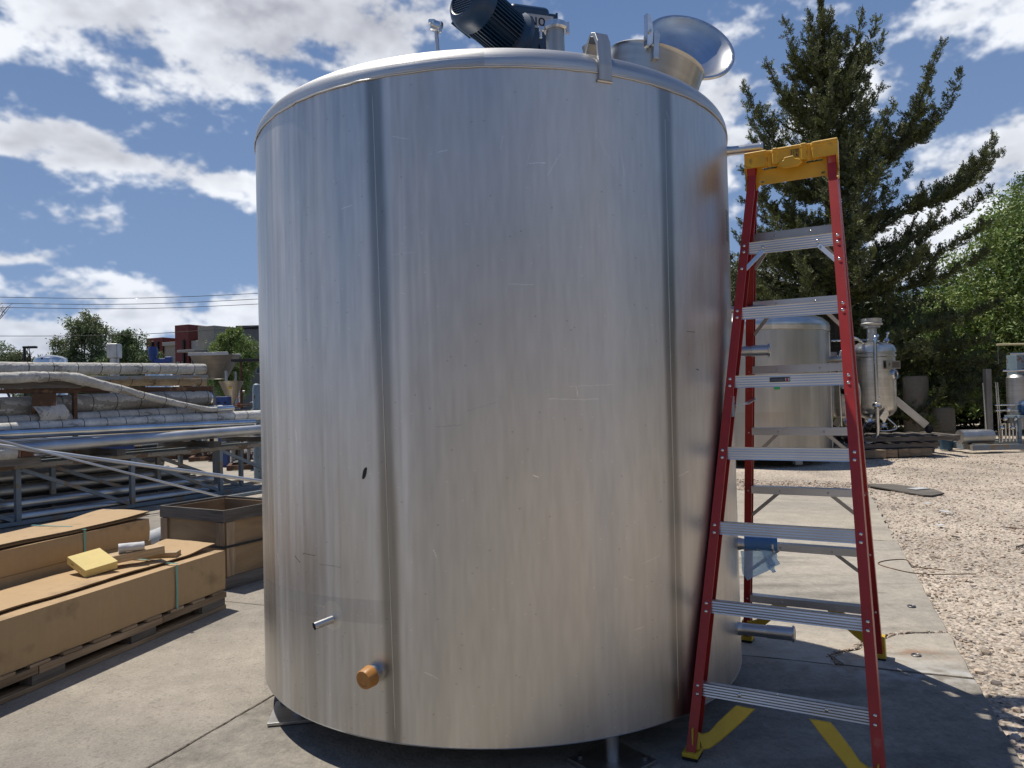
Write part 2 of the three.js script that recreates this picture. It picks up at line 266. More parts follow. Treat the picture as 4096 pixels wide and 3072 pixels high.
const colsC = [0.716, -2.536, -5.79, -9.04, -12.3, -15.6], rowsS = [-10.1, -6.5, -2.9, 0.7, 4.3, 7.9, 11.5, 15.8], J = 0.004;
const crackA = [[0.09, 4.3], [0.06, 4.42], [0.12, 4.52], [0.19, 4.58], [0.24, 4.72], [0.33, 4.80], [0.41, 4.92], [0.52, 4.99], [0.716, 5.06]];
for (let i = 0; i + 1 < colsC.length; i++) for (let j = 0; j + 1 < rowsS.length; j++) {
  const c1 = colsC[i] - (i ? J : 0), c0 = colsC[i + 1] + J, s0 = rowsS[j] + J; let s1 = rowsS[j + 1] - J;
  if (i === 0 && j >= 6) continue;
  if (i === 0 && j === 5) { panel([[c0, s0], [c1, s0], [c1, 11.6], [0.1, 11.75], [-0.6, 11.35], [-1.5, 11.6], [c0, 11.3]], 0.03, 0, matPale); continue; }
  if (i === 0 && j === 4) {                                                   // the panel the wide crack runs through
    const up = crackA.map(([c, s]) => [c - 0.012, s + 0.016]), dn = crackA.map(([c, s]) => [c + 0.012, s - 0.014]);
    panel([[c0, s0], [up[0][0], s0], ...up.slice(1, -1), [c1, up[8][1]], [c1, s1], [c0, s1]], 0.008, 0, matFarPanel);
    panel([[dn[0][0] + 0.02, s0], [c1, s0], [c1, dn[8][1]], ...dn.slice(1, -1).reverse()], 0.008, 0.004, matFarPanel);
    continue;
  }
  panel([[c0, s0], [c1, s0], [c1, s1], [c0, s1]], i === 0 ? 0.009 : 0.005, 0, i === 0 && j === 3 ? matNear : j > 4 ? matPale : matConcrete);
}
// loose stones: real pebbles on the gravel and rubble in the crack
const stoneMat = Std({ roughness: 0.95, color: lin(1.4, 1.4, 1.4) });
function pebble(seed) { const g = new THREE.IcosahedronGeometry(1, 0), p = g.attributes.position; for (let i = 0; i < p.count; i++) { const k = 0.7 + 0.55 * hash3(Math.round(p.getX(i) * 50), Math.round(p.getY(i) * 50) + seed, Math.round(p.getZ(i) * 50)); p.setXYZ(i, p.getX(i) * k, p.getY(i) * k * 0.62, p.getZ(i) * k * 0.85); } g.computeVertexNormals(); return g; }
function scatter(name, list, geo, mat, parent) {                              // list of [position, scale, quaternion or null, colour]
  const m = new THREE.InstancedMesh(geo, mat, list.length), M = new THREE.Matrix4(), Q = new THREE.Quaternion(), Eu = new THREE.Euler();
  list.forEach(([p, s, q, c], i) => { if (!q) Q.setFromEuler(Eu.set(rr(-0.4, 0.4), rr(0, 6.28), rr(-0.4, 0.4))); m.setMatrixAt(i, M.compose(p, q || Q, typeof s === 'number' ? V(s, s, s) : s)); m.setColorAt(i, c); });
  m.name = parent ? name : numbered(name); m.castShadow = m.receiveShadow = true; m.userData.kind = 'stuff'; (parent || scene).add(m); return m;
}
{
  const tone = () => { const k = rr(0.55, 1.25), t = rnd(); return t < 0.8 ? lin(0.46 * k, 0.37 * k, 0.285 * k) : t < 0.93 ? lin(0.50 * k, 0.45 * k, 0.40 * k) : lin(0.22 * k, 0.18 * k, 0.16 * k); };
  const A = [], B = [];
  for (let i = 0; i < 46000; i++) {
    const s = 1.2 + Math.pow(rnd(), 1.5) * 17, c = 0.73 + Math.pow(rnd(), 1.25) * (4 + s * 0.55), w = slabP(c, s); const sz = (0.004 + 0.011 * Math.pow(rnd(), 2.2)) * (1 + s * 0.02) * (rnd() < 0.02 ? 1.9 : 1);
    const h = -0.022 + (f3(w.x * 0.7, 2, w.z * 0.7, 3) - 0.5) * 0.05 + (f3(w.x * 4, 5, w.z * 4, 3) - 0.5) * 0.025; w.y = Math.min(h, c < 1.0 ? -0.006 : 0.02) + sz * 0.2; (i % 2 ? A : B).push([w, sz, null, tone()]);
  }
  for (let i = 0; i < 7000; i++) { const c = rr(-2.4, 0.7), s = 11.35 + Math.abs(rr(-1, 1) + rr(-1, 1)) * 0.8, w = slabP(c, s); const sz = 0.006 + 0.014 * Math.pow(rnd(), 2); w.y = (s < 11.7 ? 0 : -0.02) + sz * 0.3; A.push([w, sz, null, tone()]); }
  tag(scatter('gravel_stones', A, pebble(1), stoneMat), 'loose tan gravel stones beside the concrete', 'gravel');
  tag(scatter('gravel_stones', B, pebble(7), stoneMat), 'loose tan gravel stones beside the concrete', 'gravel');
  const C = [];
  for (let i = 0; i < 420; i++) { const k = Math.floor(rnd() * 8), t = rnd(), c = lerp(crackA[k][0], crackA[k + 1][0], t) + rr(-0.025, 0.025), s = lerp(crackA[k][1], crackA[k + 1][1], t) + rr(-0.03, 0.03), w = slabP(c, s); const sz = 0.003 + 0.009 * Math.pow(rnd(), 2); w.y = Math.abs(rr(-1, 1)) < 0.45 ? -0.012 : 0.002; C.push([w, sz, null, tone()]); }
  tag(scatter('crack_rubble', C, pebble(3), stoneMat), 'crumbled concrete bits along the wide crack', 'rubble');
}
// ================================================================ THE BIG TANK
const TC = V(-0.075, 0, -4.02), TR = 1.224, HB = 0.147, HS = 2.724;
const onTank = (az, h, r = TR) => { const a = az * Math.PI / 180; return V(r * Math.sin(a), h, r * Math.cos(a)); };   // az from the side that faces the camera, to the right
const tank = thing('stainless_tank', 'large upright stainless steel tank standing on short legs', 'tank', [TC.x, 0, TC.z]);
{
  // one texture goes once round the shell: u = (az - 180)/360, v = height
  const U2AZ = (u) => { let a = u * 360 + 180; if (a > 180) a -= 360; return a; };
  const Wt = 2048, Ht = 1024, hh = HS - HB;
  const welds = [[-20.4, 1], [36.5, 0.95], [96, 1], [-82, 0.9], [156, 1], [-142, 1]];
  const weldReflAt = (az, h) => { let b = 0; for (const [w0, k] of welds) { const d = (az - w0 + (w0 < 0 && w0 > -30 ? (1.5 - h) * -0.75 : (1.5 - h) * 0.3)) * Math.PI / 180 * TR, e = 0.043 + 0.014 * (n3(h * 2.2, w0, 1) - 0.5); b = Math.max(b, k * (1 - sstep(e * 0.45, e * 1.25, Math.abs(d + 0.012 * (n3(h * 1.3, w0, 5) - 0.5))))); } return b; };
  const scratches = []; const r2 = mulberry(99);
  for (let i = 0; i < 46; i++) scratches.push([r2() * 150 - 75, r2() * hh + HB, (r2() - 0.5) * 0.9 + (r2() < 0.6 ? 1.57 : 0), 0.02 + r2() * 0.10, r2() < 2 ? 1 : -1, r2() * 0.4]);
  scratches.push([14.7, 1.449, -0.03, 0.20, 1, 0.95], [18, 1.50, 0.02, 0.18, 1, 0.5], [-2, 1.43, 0.25, 0.12, -1, 0.25], [-8, 1.36, 0.05, 0.10, -1, 0.3], [-40, 0.83, 0.03, 0.09, -1, 0.9], [-34, 0.80, 0.02, 0.11, -1, 0.6], [-44, 0.80, -0.5, 0.05, -1, 0.9], [43, 1.72, -0.06, 0.06, -1, 0.8], [45, 1.56, -0.05, 0.02, -1, 0.9], [12, 2.35, 1.0, 0.10, 1, 0.35], [22, 2.42, -1.0, 0.14, 1, 0.3]);
  const dots = []; for (let i = 0; i < 520; i++) dots.push([r2() * 140 - 70, HB + Math.pow(r2(), 1.4) * hh, 0.0012 + 0.0022 * Math.pow(r2(), 5), r2() < 0.55 ? 1 : -1]);
  const colr = new Float32Array(Wt * Ht), rgh = new Float32Array(Wt * Ht);
  for (let j = 0; j < Ht; j++) {
    const v = j / Ht, h = HB + v * hh;
    for (let i = 0; i < Wt; i++) {
      const u = i / Wt, az = U2AZ(u), x = az * Math.PI / 180 * TR;
      const st = f2p(u, v, 420, 3, 3, 601), st2 = f2p(u, v, 110, 2, 3, 607), cl = f2p(u, v, 14, 6, 5, 613), br = f2p(u, v, 512, 24, 2, 617), big = f2p(u, v, 9, 2, 3, 619);
      const lf = sstep(-8, -26, az) * sstep(-75, -60, az) * 0.75 + 0.25; let k = 0.95 + lf * ((st - 0.5) * 0.26 + (st2 - 0.5) * 0.34) + (cl - 0.5) * 0.12 + (br - 0.5) * 0.14 + (big - 0.5) * 0.06, q = 0.425 + (cl - 0.5) * 0.10 + lf * ((st - 0.5) * 0.12 + (st2 - 0.5) * 0.20);
      // pale water-streak clusters beside the left weld and near the left edge
      for (const [a0, w, s] of [[-16.5, 1.6, 0.16], [-12, 2.4, 0.12], [-37, 5, 0.08], [-52, 5, 0.08], [20, 3, 0.04]]) { const d = Math.exp(-(((az - a0) / w) ** 2)); k += d * s * sstep(0.42, 0.75, st2 * 0.5 + st * 0.5); q += d * 0.07; }
      const wb = weldReflAt(az, h); k *= 1 - 0.50 * wb; q = lerp(q, 0.33 + (st - 0.5) * 0.1, wb);  // brushed strip along each weld, its dark reflection painted into the colour
      // ground-off patch low on the left, with a ruler-straight edge
      if (az > -64 && az < -17.5 && h > 0.55 + (az + 64) * 0.0011 && h < 0.65 + (az + 64) * 0.0009) { const a = sstep(-17.5, -26, az) * (0.75 + 0.25 * st2); k *= 1 - 0.13 * a; q += 0.05 * a; }
      { const e = Math.hypot((az + 33.4) / 57.3 * TR, h - 0.602); if (e < 0.058) { k *= 1.09; q -= 0.07; } }
      colr[j * Wt + i] = k; rgh[j * Wt + i] = q;
    }
  }
  const plot = (az, h, f, a) => { const i = Math.round((((az - 180) / 360 % 1) + 1) % 1 * Wt), j = Math.round((h - HB) / hh * Ht); if (i < 0 || i >= Wt || j < 0 || j >= Ht) return; colr[j * Wt + i] *= lerp(1, f, a); };
  for (const [az, h, an, L, sg, al] of scratches) for (let t = -0.5; t <= 0.5; t += 0.012) { const wob = (n3(t * 6, az, h) - 0.5) * 0.004; const aa = al * (0.35 + 0.65 * n3(t * 22, az, h * 3)); plot(az + (t * L * Math.cos(an)) / TR * 57.3, h + t * L * Math.sin(an) + wob, sg > 0 ? 1.32 : 0.62, aa); }
  for (const [az, h, r, sg] of dots) { const n = Math.max(1, Math.round(r / 0.0026)); for (let a = -n; a <= n; a++) for (let b = -n; b <= n; b++) if (a * a + b * b <= n * n) plot(az + a * 0.0026 / TR * 57.3, h + b * 0.0026, sg > 0 ? 1.22 : 0.6, n > 1 ? 0.85 : 0.35 + 0.4 * r2()); }
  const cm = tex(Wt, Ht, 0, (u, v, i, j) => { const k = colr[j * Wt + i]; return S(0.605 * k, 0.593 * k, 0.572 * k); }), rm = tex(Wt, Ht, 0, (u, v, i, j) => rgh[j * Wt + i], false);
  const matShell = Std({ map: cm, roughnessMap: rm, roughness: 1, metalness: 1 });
  // shell: rolled sheets, faintly wavy, drawn in a little along the welds
  const g = new THREE.CylinderGeometry(TR, TR, hh, 320, 48, true, Math.PI), p = g.attributes.position;
  for (let i = 0; i < p.count; i++) {
    const az = Math.atan2(p.getX(i), p.getZ(i)), y = p.getY(i) + hh / 2, azd = az * 57.2958; let d = (f3(Math.sin(az) * 2.6 + 5, y * 0.9, Math.cos(az) * 2.6, 3) - 0.5) * 0.0034 + (f3(Math.sin(az) * 9, y * 2.2 + 7, Math.cos(az) * 9, 2) - 0.5) * 0.0006;
    for (const [w0] of welds) { const e = (azd - w0) / 57.2958 * TR; d -= 0.0022 * Math.exp(-((e / 0.05) ** 2)); }
    const ends = Math.min(1, y / 0.15, (hh - y) / 0.15); d *= Math.max(0, ends); const r = TR + d; p.setX(i, r * Math.sin(az)); p.setZ(i, r * Math.cos(az));
  }
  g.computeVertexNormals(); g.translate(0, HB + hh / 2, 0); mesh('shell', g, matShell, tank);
  for (const [w0] of welds.slice(0, 4)) { const tl = w0 > -30 && w0 < 0 ? 0.75 : -0.3, pts = []; for (let k = 0; k <= 10; k++) { const h = HB + 0.01 + k / 10 * (hh - 0.02); pts.push(onTank(w0 + (1.5 - h) * tl, h, TR - 0.0022)); } mesh('weld_seam', tube(pts, 0.0018, 40, 5), matSteel, tank); }
  // head: straight flange, knuckle and shallow dish
  const prof = [[TR + 0.002, HS], [TR + 0.004, HS + 0.004], [TR + 0.004, HS + 0.012]]; const kr = 0.085, kc = TR + 0.004 - kr, kz = HS + 0.014, th1 = 66 * Math.PI / 180;
  for (let i = 1; i <= 14; i++) { const t = th1 * i / 14; prof.push([kc + kr * Math.cos(t), kz + kr * Math.sin(t)]); }
  const re = prof[prof.length - 1][0], ze = prof[prof.length - 1][1], sl = Math.PI / 2 - th1, Rc = re / Math.sin(sl);
  for (let i = 1; i <= 22; i++) { const a = sl * (1 - i / 22); prof.push([Math.max(0.001, Rc * Math.sin(a)), ze + Rc * (Math.cos(a) - Math.cos(sl))]); }
  var headH = (r) => ze + Math.sqrt(Rc * Rc - r * r) - Rc * Math.cos(sl);
  const lg = new THREE.LatheGeometry(prof.map((q) => new THREE.Vector2(...q)), 160), lp = lg.attributes.uv; for (let i = 0; i < lp.count; i++) lp.setXY(i, lp.getX(i) * 7.8, lp.getY(i) * 1.6);
  const matHead = metal([0.76, 0.75, 0.73], 0.44, { bumpMap: brushed, bumpScale: 0.0006 });
  mesh('head', lg, matHead, tank);
  { // uneven weld bead under the head
    const pts = []; for (let k = 0; k < 220; k++) { const a = k / 220 * 360; pts.push(onTank(a, HS - 0.002 + (n3(k * 0.8, 1, 2) - 0.5) * 0.005, TR + 0.002 + n3(k * 0.9, 4, 4) * 0.002)); }
    const c = new THREE.CatmullRomCurve3(pts, true), bg = new THREE.TubeGeometry(c, 440, 0.0034, 6, true); mesh('head_weld', bg, matSteel, tank);
  }
  mesh('bottom_rim', ring([[TR - 0.012, HB - 0.002], [TR - 0.001, HB - 0.002], [TR + 0.0012, HB + 0.002], [TR - 0.001, HB + 0.004]], 160), matSteelDull, tank);
  mesh('floor_plate', ring([[0.001, HB + 0.006], [TR - 0.01, HB + 0.026]], 96), matSteelDull, tank);
  // legs with square foot plates
  for (const [az, r, tw] of [[22.5, 1.14, 0.7], [-62, 1.09, 0.15], [150, 1.1, 0.3], [-140, 1.1, 0.2]]) {
    const q = onTank(az, 0, r), leg = mesh('leg', rod(V(q.x, 0.015, q.z), V(q.x, HB + 0.03, q.z), 0.029, 20), matSteel, tank);
    mesh('foot_plate', box(0.25, 0.014, 0.25, 0, 0, 0, 0.002).rotateY(tw).translate(q.x, 0.011, q.z), matSteelDull, leg);
    for (const s of [-1, 1]) mesh('bolt_head', new THREE.CylinderGeometry(0.012, 0.012, 0.012, 6).translate(s * 0.09, 0.024, s * 0.09).rotateY(tw).translate(q.x, 0, q.z), matDarkSteel, leg);
  }
  // side stubs on the right, facing the ladder
  const stub = (name, az, h, r, L, label, flare = true) => {
    const a = onTank(az, h, TR - 0.01), b = onTank(az, h, TR + L), d = onTank(az, 0, 1), s = mesh(name, rod(a, b, r, 24, r, false), matSteel, tank); if (label) s.userData.label = label;
    if (flare) mesh('weld_flare', rod(a, onTank(az, h, TR + 0.018), r * 1.22, 24, r, false), matSteel, s);
    mesh('ferrule', [rod(onTank(az, h, TR + L * 0.52), b, r * 1.10, 24, r * 1.10, false), ring([[r * 0.92, -0.006], [r * 1.32, -0.006], [r * 1.32, 0.002], [r * 1.1, 0.006], [r * 0.92, 0.006]], 24).applyMatrix4(basis(d)).translate(b.x, b.y, b.z)], matSteel, s);
    mesh('bore', ring([[0.001, 0], [r * 0.93, 0]], 20).applyMatrix4(basis(d)).translate(b.x - d.x * 0.05, b.y, b.z - d.z * 0.05), matBlack, s); return s;
  };
  stub('side_stub', 74, 2.663, 0.022, 0.165); stub('side_stub', 77, 1.876, 0.017, 0.19); stub('side_stub', 76, 1.664, 0.026, 0.175); stub('side_stub', 66, 0.343, 0.028, 0.245);
  const bs = stub('side_stub', 71, 0.722, 0.027, 0.16);
  var wrapTank = { bs };
  // nipple and orange plug low on the front
  { const a = onTank(-33.4, 0.587, TR - 0.005), b = a.clone().add(V(-0.062, -0.012, 0.05)), n = mesh('nipple', rod(a, b, 0.0155, 18, 0.0155, false), matSteel, tank);
    const d = b.clone().sub(a).normalize(); mesh('bore', ring([[0.001, 0], [0.0135, 0]], 16).applyMatrix4(basis(d)).translate(b.x - d.x * 0.004, b.y - d.y * 0.004, b.z - d.z * 0.004), matBlack, n); }
  { const d = onTank(-24, 0, 1).add(V(-0.16, -0.1, 0)).normalize(), a = onTank(-23, 0.41, TR - 0.01), at = (L) => a.clone().addScaledVector(d, L), n = mesh('drain_nipple', rod(a, at(0.055), 0.034, 24, 0.034, false), matSteel, tank);
    mesh('orange_plug', [ring([[0.0385, 0.038], [0.041, 0.040], [0.0405, 0.046], [0.0375, 0.078], [0.034, 0.084], [0.026, 0.0845], [0.024, 0.082], [0.001, 0.081]], 28).applyMatrix4(basis(d)).translate(a.x, a.y, a.z)], matOrange, n).userData.label = 'round orange plastic plug'; }
  // lifting strap on the rim
  { const a = 22.4, o = [[TR + 0.006, HS - 0.028], [TR + 0.007, HS + 0.03], [TR - 0.002, HS + 0.125], [TR - 0.022, HS + 0.165], [TR - 0.052, HS + 0.178], [TR - 0.082, HS + 0.163], [TR - 0.10, HS + 0.13], [TR - 0.115, HS + 0.085]];
    const sh = [...o.map(([x, y]) => [x + 0.006, y]), ...o.slice().reverse().map(([x, y]) => [x - 0.006 + (x < TR - 0.06 ? 0.004 : 0), y - (y > HS + 0.1 ? 0.009 : 0)])], gg = prism(sh, 0.055, 0.0015).translate(0, 0, -0.0275); gg.rotateY((a - 90) * Math.PI / 180); const l = mesh('lifting_lug', gg, matSteelDull, tank); mesh('lug_weld', tube([-1, 0, 1].map((s) => onTank(a + s * 1.6, HS - 0.032, TR + 0.003)), 0.006, 8, 6), matSteel, l); }
  // fill sockets and dip pipe on the head
  { const at = (x, z) => V(x - TC.x, headH(Math.hypot(x - TC.x, z - TC.z)), z - TC.z);
    const q = at(0.235, -3.345), s = mesh('capped_socket', rod(q.clone().add(V(0, -0.05, 0)), q.clone().add(V(0, 0.165, 0)), 0.042, 24), matSteelDull, tank);
    mesh('clamp_cap', [ring([[0.001, 0.19], [0.045, 0.188], [0.055, 0.182], [0.057, 0.16], [0.05, 0.15], [0.042, 0.15]], 28).translate(q.x, q.y, q.z), box(0.026, 0.02, 0.02, q.x - 0.062, q.y + 0.155, q.z + 0.02), new THREE.CylinderGeometry(0.007, 0.007, 0.05, 8).translate(q.x - 0.066, q.y + 0.14, q.z + 0.02), box(0.016, 0.05, 0.026, q.x + 0.058, q.y + 0.165, q.z)], matPolished, s);
    const w = at(0.391, -3.286), t = mesh('open_socket', ring([[0.034, -0.05], [0.036, 0.06], [0.042, 0.085], [0.038, 0.086], [0.033, 0.07], [0.033, 0]], 24).translate(w.x, w.y, w.z), matSteelDull, tank); t.userData.label = 'open pipe socket on the head';
    const d = at(-0.313, -3.54), pipe = mesh('dip_pipe', rod(d.clone().add(V(0, -0.02, 0)), d.clone().add(V(-0.01, 0.215, 0)), 0.0095, 12), matGalv, tank);
    const gm = new THREE.Matrix4().makeRotationZ(Math.PI / 2 - 0.35); mesh('pipe_coupling', [ring([[0.001, -0.026], [0.024, -0.026], [0.029, -0.02], [0.026, -0.01], [0.026, 0.01], [0.029, 0.02], [0.024, 0.026], [0.001, 0.026]], 20).applyMatrix4(gm).translate(d.x - 0.008, d.y + 0.24, d.z), box(0.03, 0.02, 0.03, d.x - 0.03, d.y + 0.255, d.z + 0.012), box(0.012, 0.03, 0.012, d.x + 0.012, d.y + 0.215, d.z + 0.02)], matPolished, pipe); }
  // manway neck, leaning with the dish, and its latch
  { const mc = V(0.792 - TC.x, 3.177, -3.844 - TC.z), ax = V(0.31, 0.945, 0.05).normalize(), M = basis(ax, V(0, 0, 1)), put = (gg) => gg.applyMatrix4(M).translate(mc.x, mc.y, mc.z);
    const nk = mesh('manway_neck', put(ring([[0.238, -0.42], [0.252, -0.02], [0.256, -0.004], [0.258, 0.0], [0.254, 0.005], [0.248, 0.0], [0.246, -0.02], [0.233, -0.42]], 72)), metal([0.74, 0.73, 0.70], 0.30), tank);
    const lt = V(mc.x - 0.085, mc.y - 0.01, mc.z + 0.25), side = V(-0.35, 0, 0.94).normalize();
    const blade = prism([[-0.013, -0.062], [-0.006, -0.066], [0.016, -0.05], [0.021, 0.0], [0.018, 0.05], [0.004, 0.088], [-0.008, 0.09], [-0.009, 0.03]], 0.026, 0.003).translate(0, 0, -0.013).rotateY(0.45);
    mesh('latch_handle', blade.translate(lt.x - 0.006, lt.y + 0.045, lt.z + 0.02), matPolished, nk);
    mesh('latch_hook', prism([[-0.014, -0.075], [0.012, -0.072], [0.016, -0.01], [0.026, 0.045], [0.012, 0.062], [-0.008, 0.05]], 0.022, 0.003).rotateY(0.5).translate(lt.x + 0.022, lt.y + 0.0, lt.z), matSteel, nk); mesh('latch_pin', new THREE.CylinderGeometry(0.007, 0.007, 0.05, 10).rotateX(1.57).translate(lt.x, lt.y + 0.045, lt.z + 0.03), matSteel, nk); void side;
    // open lid: dished disc, hollow side to the camera
    const lc = V(1.051 - TC.x, 3.421, -4.157 - TC.z), n = V(0.155, 0.45, 0.87).normalize(), LM = basis(n, V(-0.3, 1, 0)), lid = ring([[0.001, -0.075], [0.06, -0.073], [0.12, -0.064], [0.18, -0.046], [0.225, -0.022], [0.244, -0.003], [0.252, 0.002], [0.264, 0.002], [0.268, -0.004], [0.266, -0.012], [0.252, -0.011], [0.228, -0.03], [0.18, -0.055], [0.12, -0.072], [0.001, -0.083]], 96);
    const ld = mesh('manway_lid', lid.applyMatrix4(LM).translate(lc.x, lc.y, lc.z), metal([0.88, 0.88, 0.87], 0.30), tank);
    mesh('lid_hinge', [bar(mc.clone().add(V(0.16, -0.06, -0.20)), lc.clone().add(V(0.03, -0.22, 0.04)), 0.05, 0.012), rod(mc.clone().add(V(0.10, -0.03, -0.24)), mc.clone().add(V(0.22, -0.06, -0.16)), 0.012, 10)], matSteel, ld); void headH; }
  // nameplate at the right edge
  { const a = 66.5, q = onTank(a, 2.255, TR - 0.002), c = document.createElement('canvas'); c.width = 64; c.height = 128; const x = c.getContext('2d'); x.fillStyle = '#8b8f93'; x.fillRect(0, 0, 64, 128); x.fillStyle = '#2c2e31'; for (let k = 0; k < 9; k++) x.fillRect(6, 8 + k * 13, 52 - (k * 17) % 23, 5); x.strokeStyle = '#222'; x.lineWidth = 5; x.strokeRect(0, 0, 64, 128);
    const t = new THREE.CanvasTexture(c); t.colorSpace = THREE.SRGBColorSpace; const pg = new THREE.BoxGeometry(0.075, 0.15, 0.006); mesh('nameplate', pg.rotateY(a / 57.2958).translate(q.x, q.y, q.z), Std({ map: t, roughness: 0.4, metalness: 0.5 }), tank); }
  // dark paint chip
  { const o = []; for (let k = 0; k < 22; k++) { const t = k / 22 * Math.PI * 2; o.push([Math.cos(t) * 0.0075 * Math.pow(Math.abs(Math.cos(t)), 0.3) * (1 + 0.12 * Math.sin(k * 5.1)), Math.sin(t) * 0.025]); } const q = onTank(-24.7, 1.18, TR + 0.0005); mesh('paint_chip', prism(o, 0.0015, 0).rotateZ(-0.32).rotateY(-24.7 / 57.3).translate(q.x, q.y, q.z), matBlack, tank); }
}
// agitator drive on the head: gear case, finned motor leaning up to the left
{
  const y0 = 3.16, ag = thing('agitator_drive', 'dark blue gear motor leaning over the tank head', 'motor', [0.085, y0 + 0.055, -3.892]); ag.scale.setScalar(0.93);
  mesh('gear_case', [new RoundedBoxGeometry(0.24, 0.34, 0.24, 3, 0.035).translate(0.03, 0.13, 0), new THREE.CylinderGeometry(0.15, 0.16, 0.10, 32).translate(0.0, -0.02, 0), box(0.05, 0.30, 0.21, 0.165, 0.12, 0, 0.012), box(0.012, 0.05, 0.05, 0.19, 0.25, 0.08), box(0.012, 0.05, 0.05, 0.19, 0.02, 0.08), new THREE.CylinderGeometry(0.02, 0.02, 0.02, 6).rotateX(1.57).translate(0.09, 0.06, 0.125)], matMotor, ag);
  mesh('mounting_flange', ring([[0.001, -0.09], [0.2, -0.09], [0.2, -0.06], [0.16, -0.05], [0.15, 0.0]], 40), matMotor, ag);
  const dir = V(-0.84, 0.25, 0.483).normalize(), M = basis(dir, V(0, 0, 1)), put = (g, d = 0) => g.translate(0, d, 0).applyMatrix4(M).translate(-0.03, 0.10, 0.05);
  mesh('bell_flange', put(ring([[0.001, 0.02], [0.145, 0.02], [0.15, 0.03], [0.15, 0.055], [0.125, 0.075], [0.11, 0.09]], 40)), matMotor, ag);
  const mb = mesh('motor_body', put(new THREE.CylinderGeometry(0.105, 0.105, 0.26, 40), 0.20), matMotor, ag);
  const fins = []; for (let k = 0; k < 40; k++) { const a = k / 40 * Math.PI * 2; fins.push(new THREE.BoxGeometry(0.0045, 0.225, 0.026).translate(0, 0.20, 0.117).rotateY(a)); }
  mesh('cooling_fins', put(merge(fins)), matMotor, mb);
  mesh('fan_cover', put(ring([[0.132, 0.305], [0.137, 0.31], [0.137, 0.36], [0.13, 0.395], [0.112, 0.418], [0.098, 0.424], [0.092, 0.420], [0.092, 0.35]], 48)), matMotor, ag);
  const gr = []; for (let k = -6; k <= 6; k++) { const w = Math.sqrt(Math.max(0, 0.093 ** 2 - (k * 0.0145) ** 2)) * 2; if (w > 0.01) gr.push(new THREE.BoxGeometry(w, 0.0025, 0.0028).translate(0, 0.414, k * 0.0145), new THREE.BoxGeometry(0.0028, 0.0025, w).translate(k * 0.0145, 0.416, 0)); }
  mesh('fan_grille', put(merge(gr)), matMotor, ag); mesh('fan_disc', put(ring([[0.001, 0.385], [0.09, 0.385]], 24)), matBlack, ag);
  const jb = mesh('terminal_box', put(merge([box(0.12, 0.13, 0.075, 0.06, 0.235, -0.0), box(0.132, 0.145, 0.012, 0.06, 0.235, 0.042)].map((g) => g.rotateX(0).translate(0, 0, 0.145))).rotateY(-0.5)), matMotor, ag);
  mesh('cable_gland', put(ring([[0.014, -0.03], [0.022, -0.03], [0.022, 0.0], [0.026, 0.002], [0.026, 0.02], [0.001, 0.02]], 16).translate(0.05, 0.15, 0.15).rotateY(-0.5)), metal([0.55, 0.5, 0.42], 0.4), jb);
  const c = document.createElement('canvas'); c.width = 128; c.height = 64; const x = c.getContext('2d'); x.fillStyle = '#c9cbd0'; x.fillRect(0, 0, 128, 64); x.fillStyle = '#15161c'; x.font = 'bold 54px sans-serif'; x.fillText('NO', 6, 52); const t = new THREE.CanvasTexture(c); t.colorSpace = THREE.SRGBColorSpace;
  const pm = Std({ color: lin(0.6, 0.6, 0.62), roughness: 0.5 }), pl = new THREE.Mesh(new THREE.BoxGeometry(0.15, 0.075, 0.004), [pm, pm, pm, pm, Std({ map: t, roughness: 0.5 }), pm]); pl.name = 'lettered_plate'; pl.position.set(0.085, 0.20, 0.124); pl.rotation.y = 0; pl.userData.label = 'pale plate lettered NO'; ag.add(pl);
  ag.rotation.y = 0.3;
}
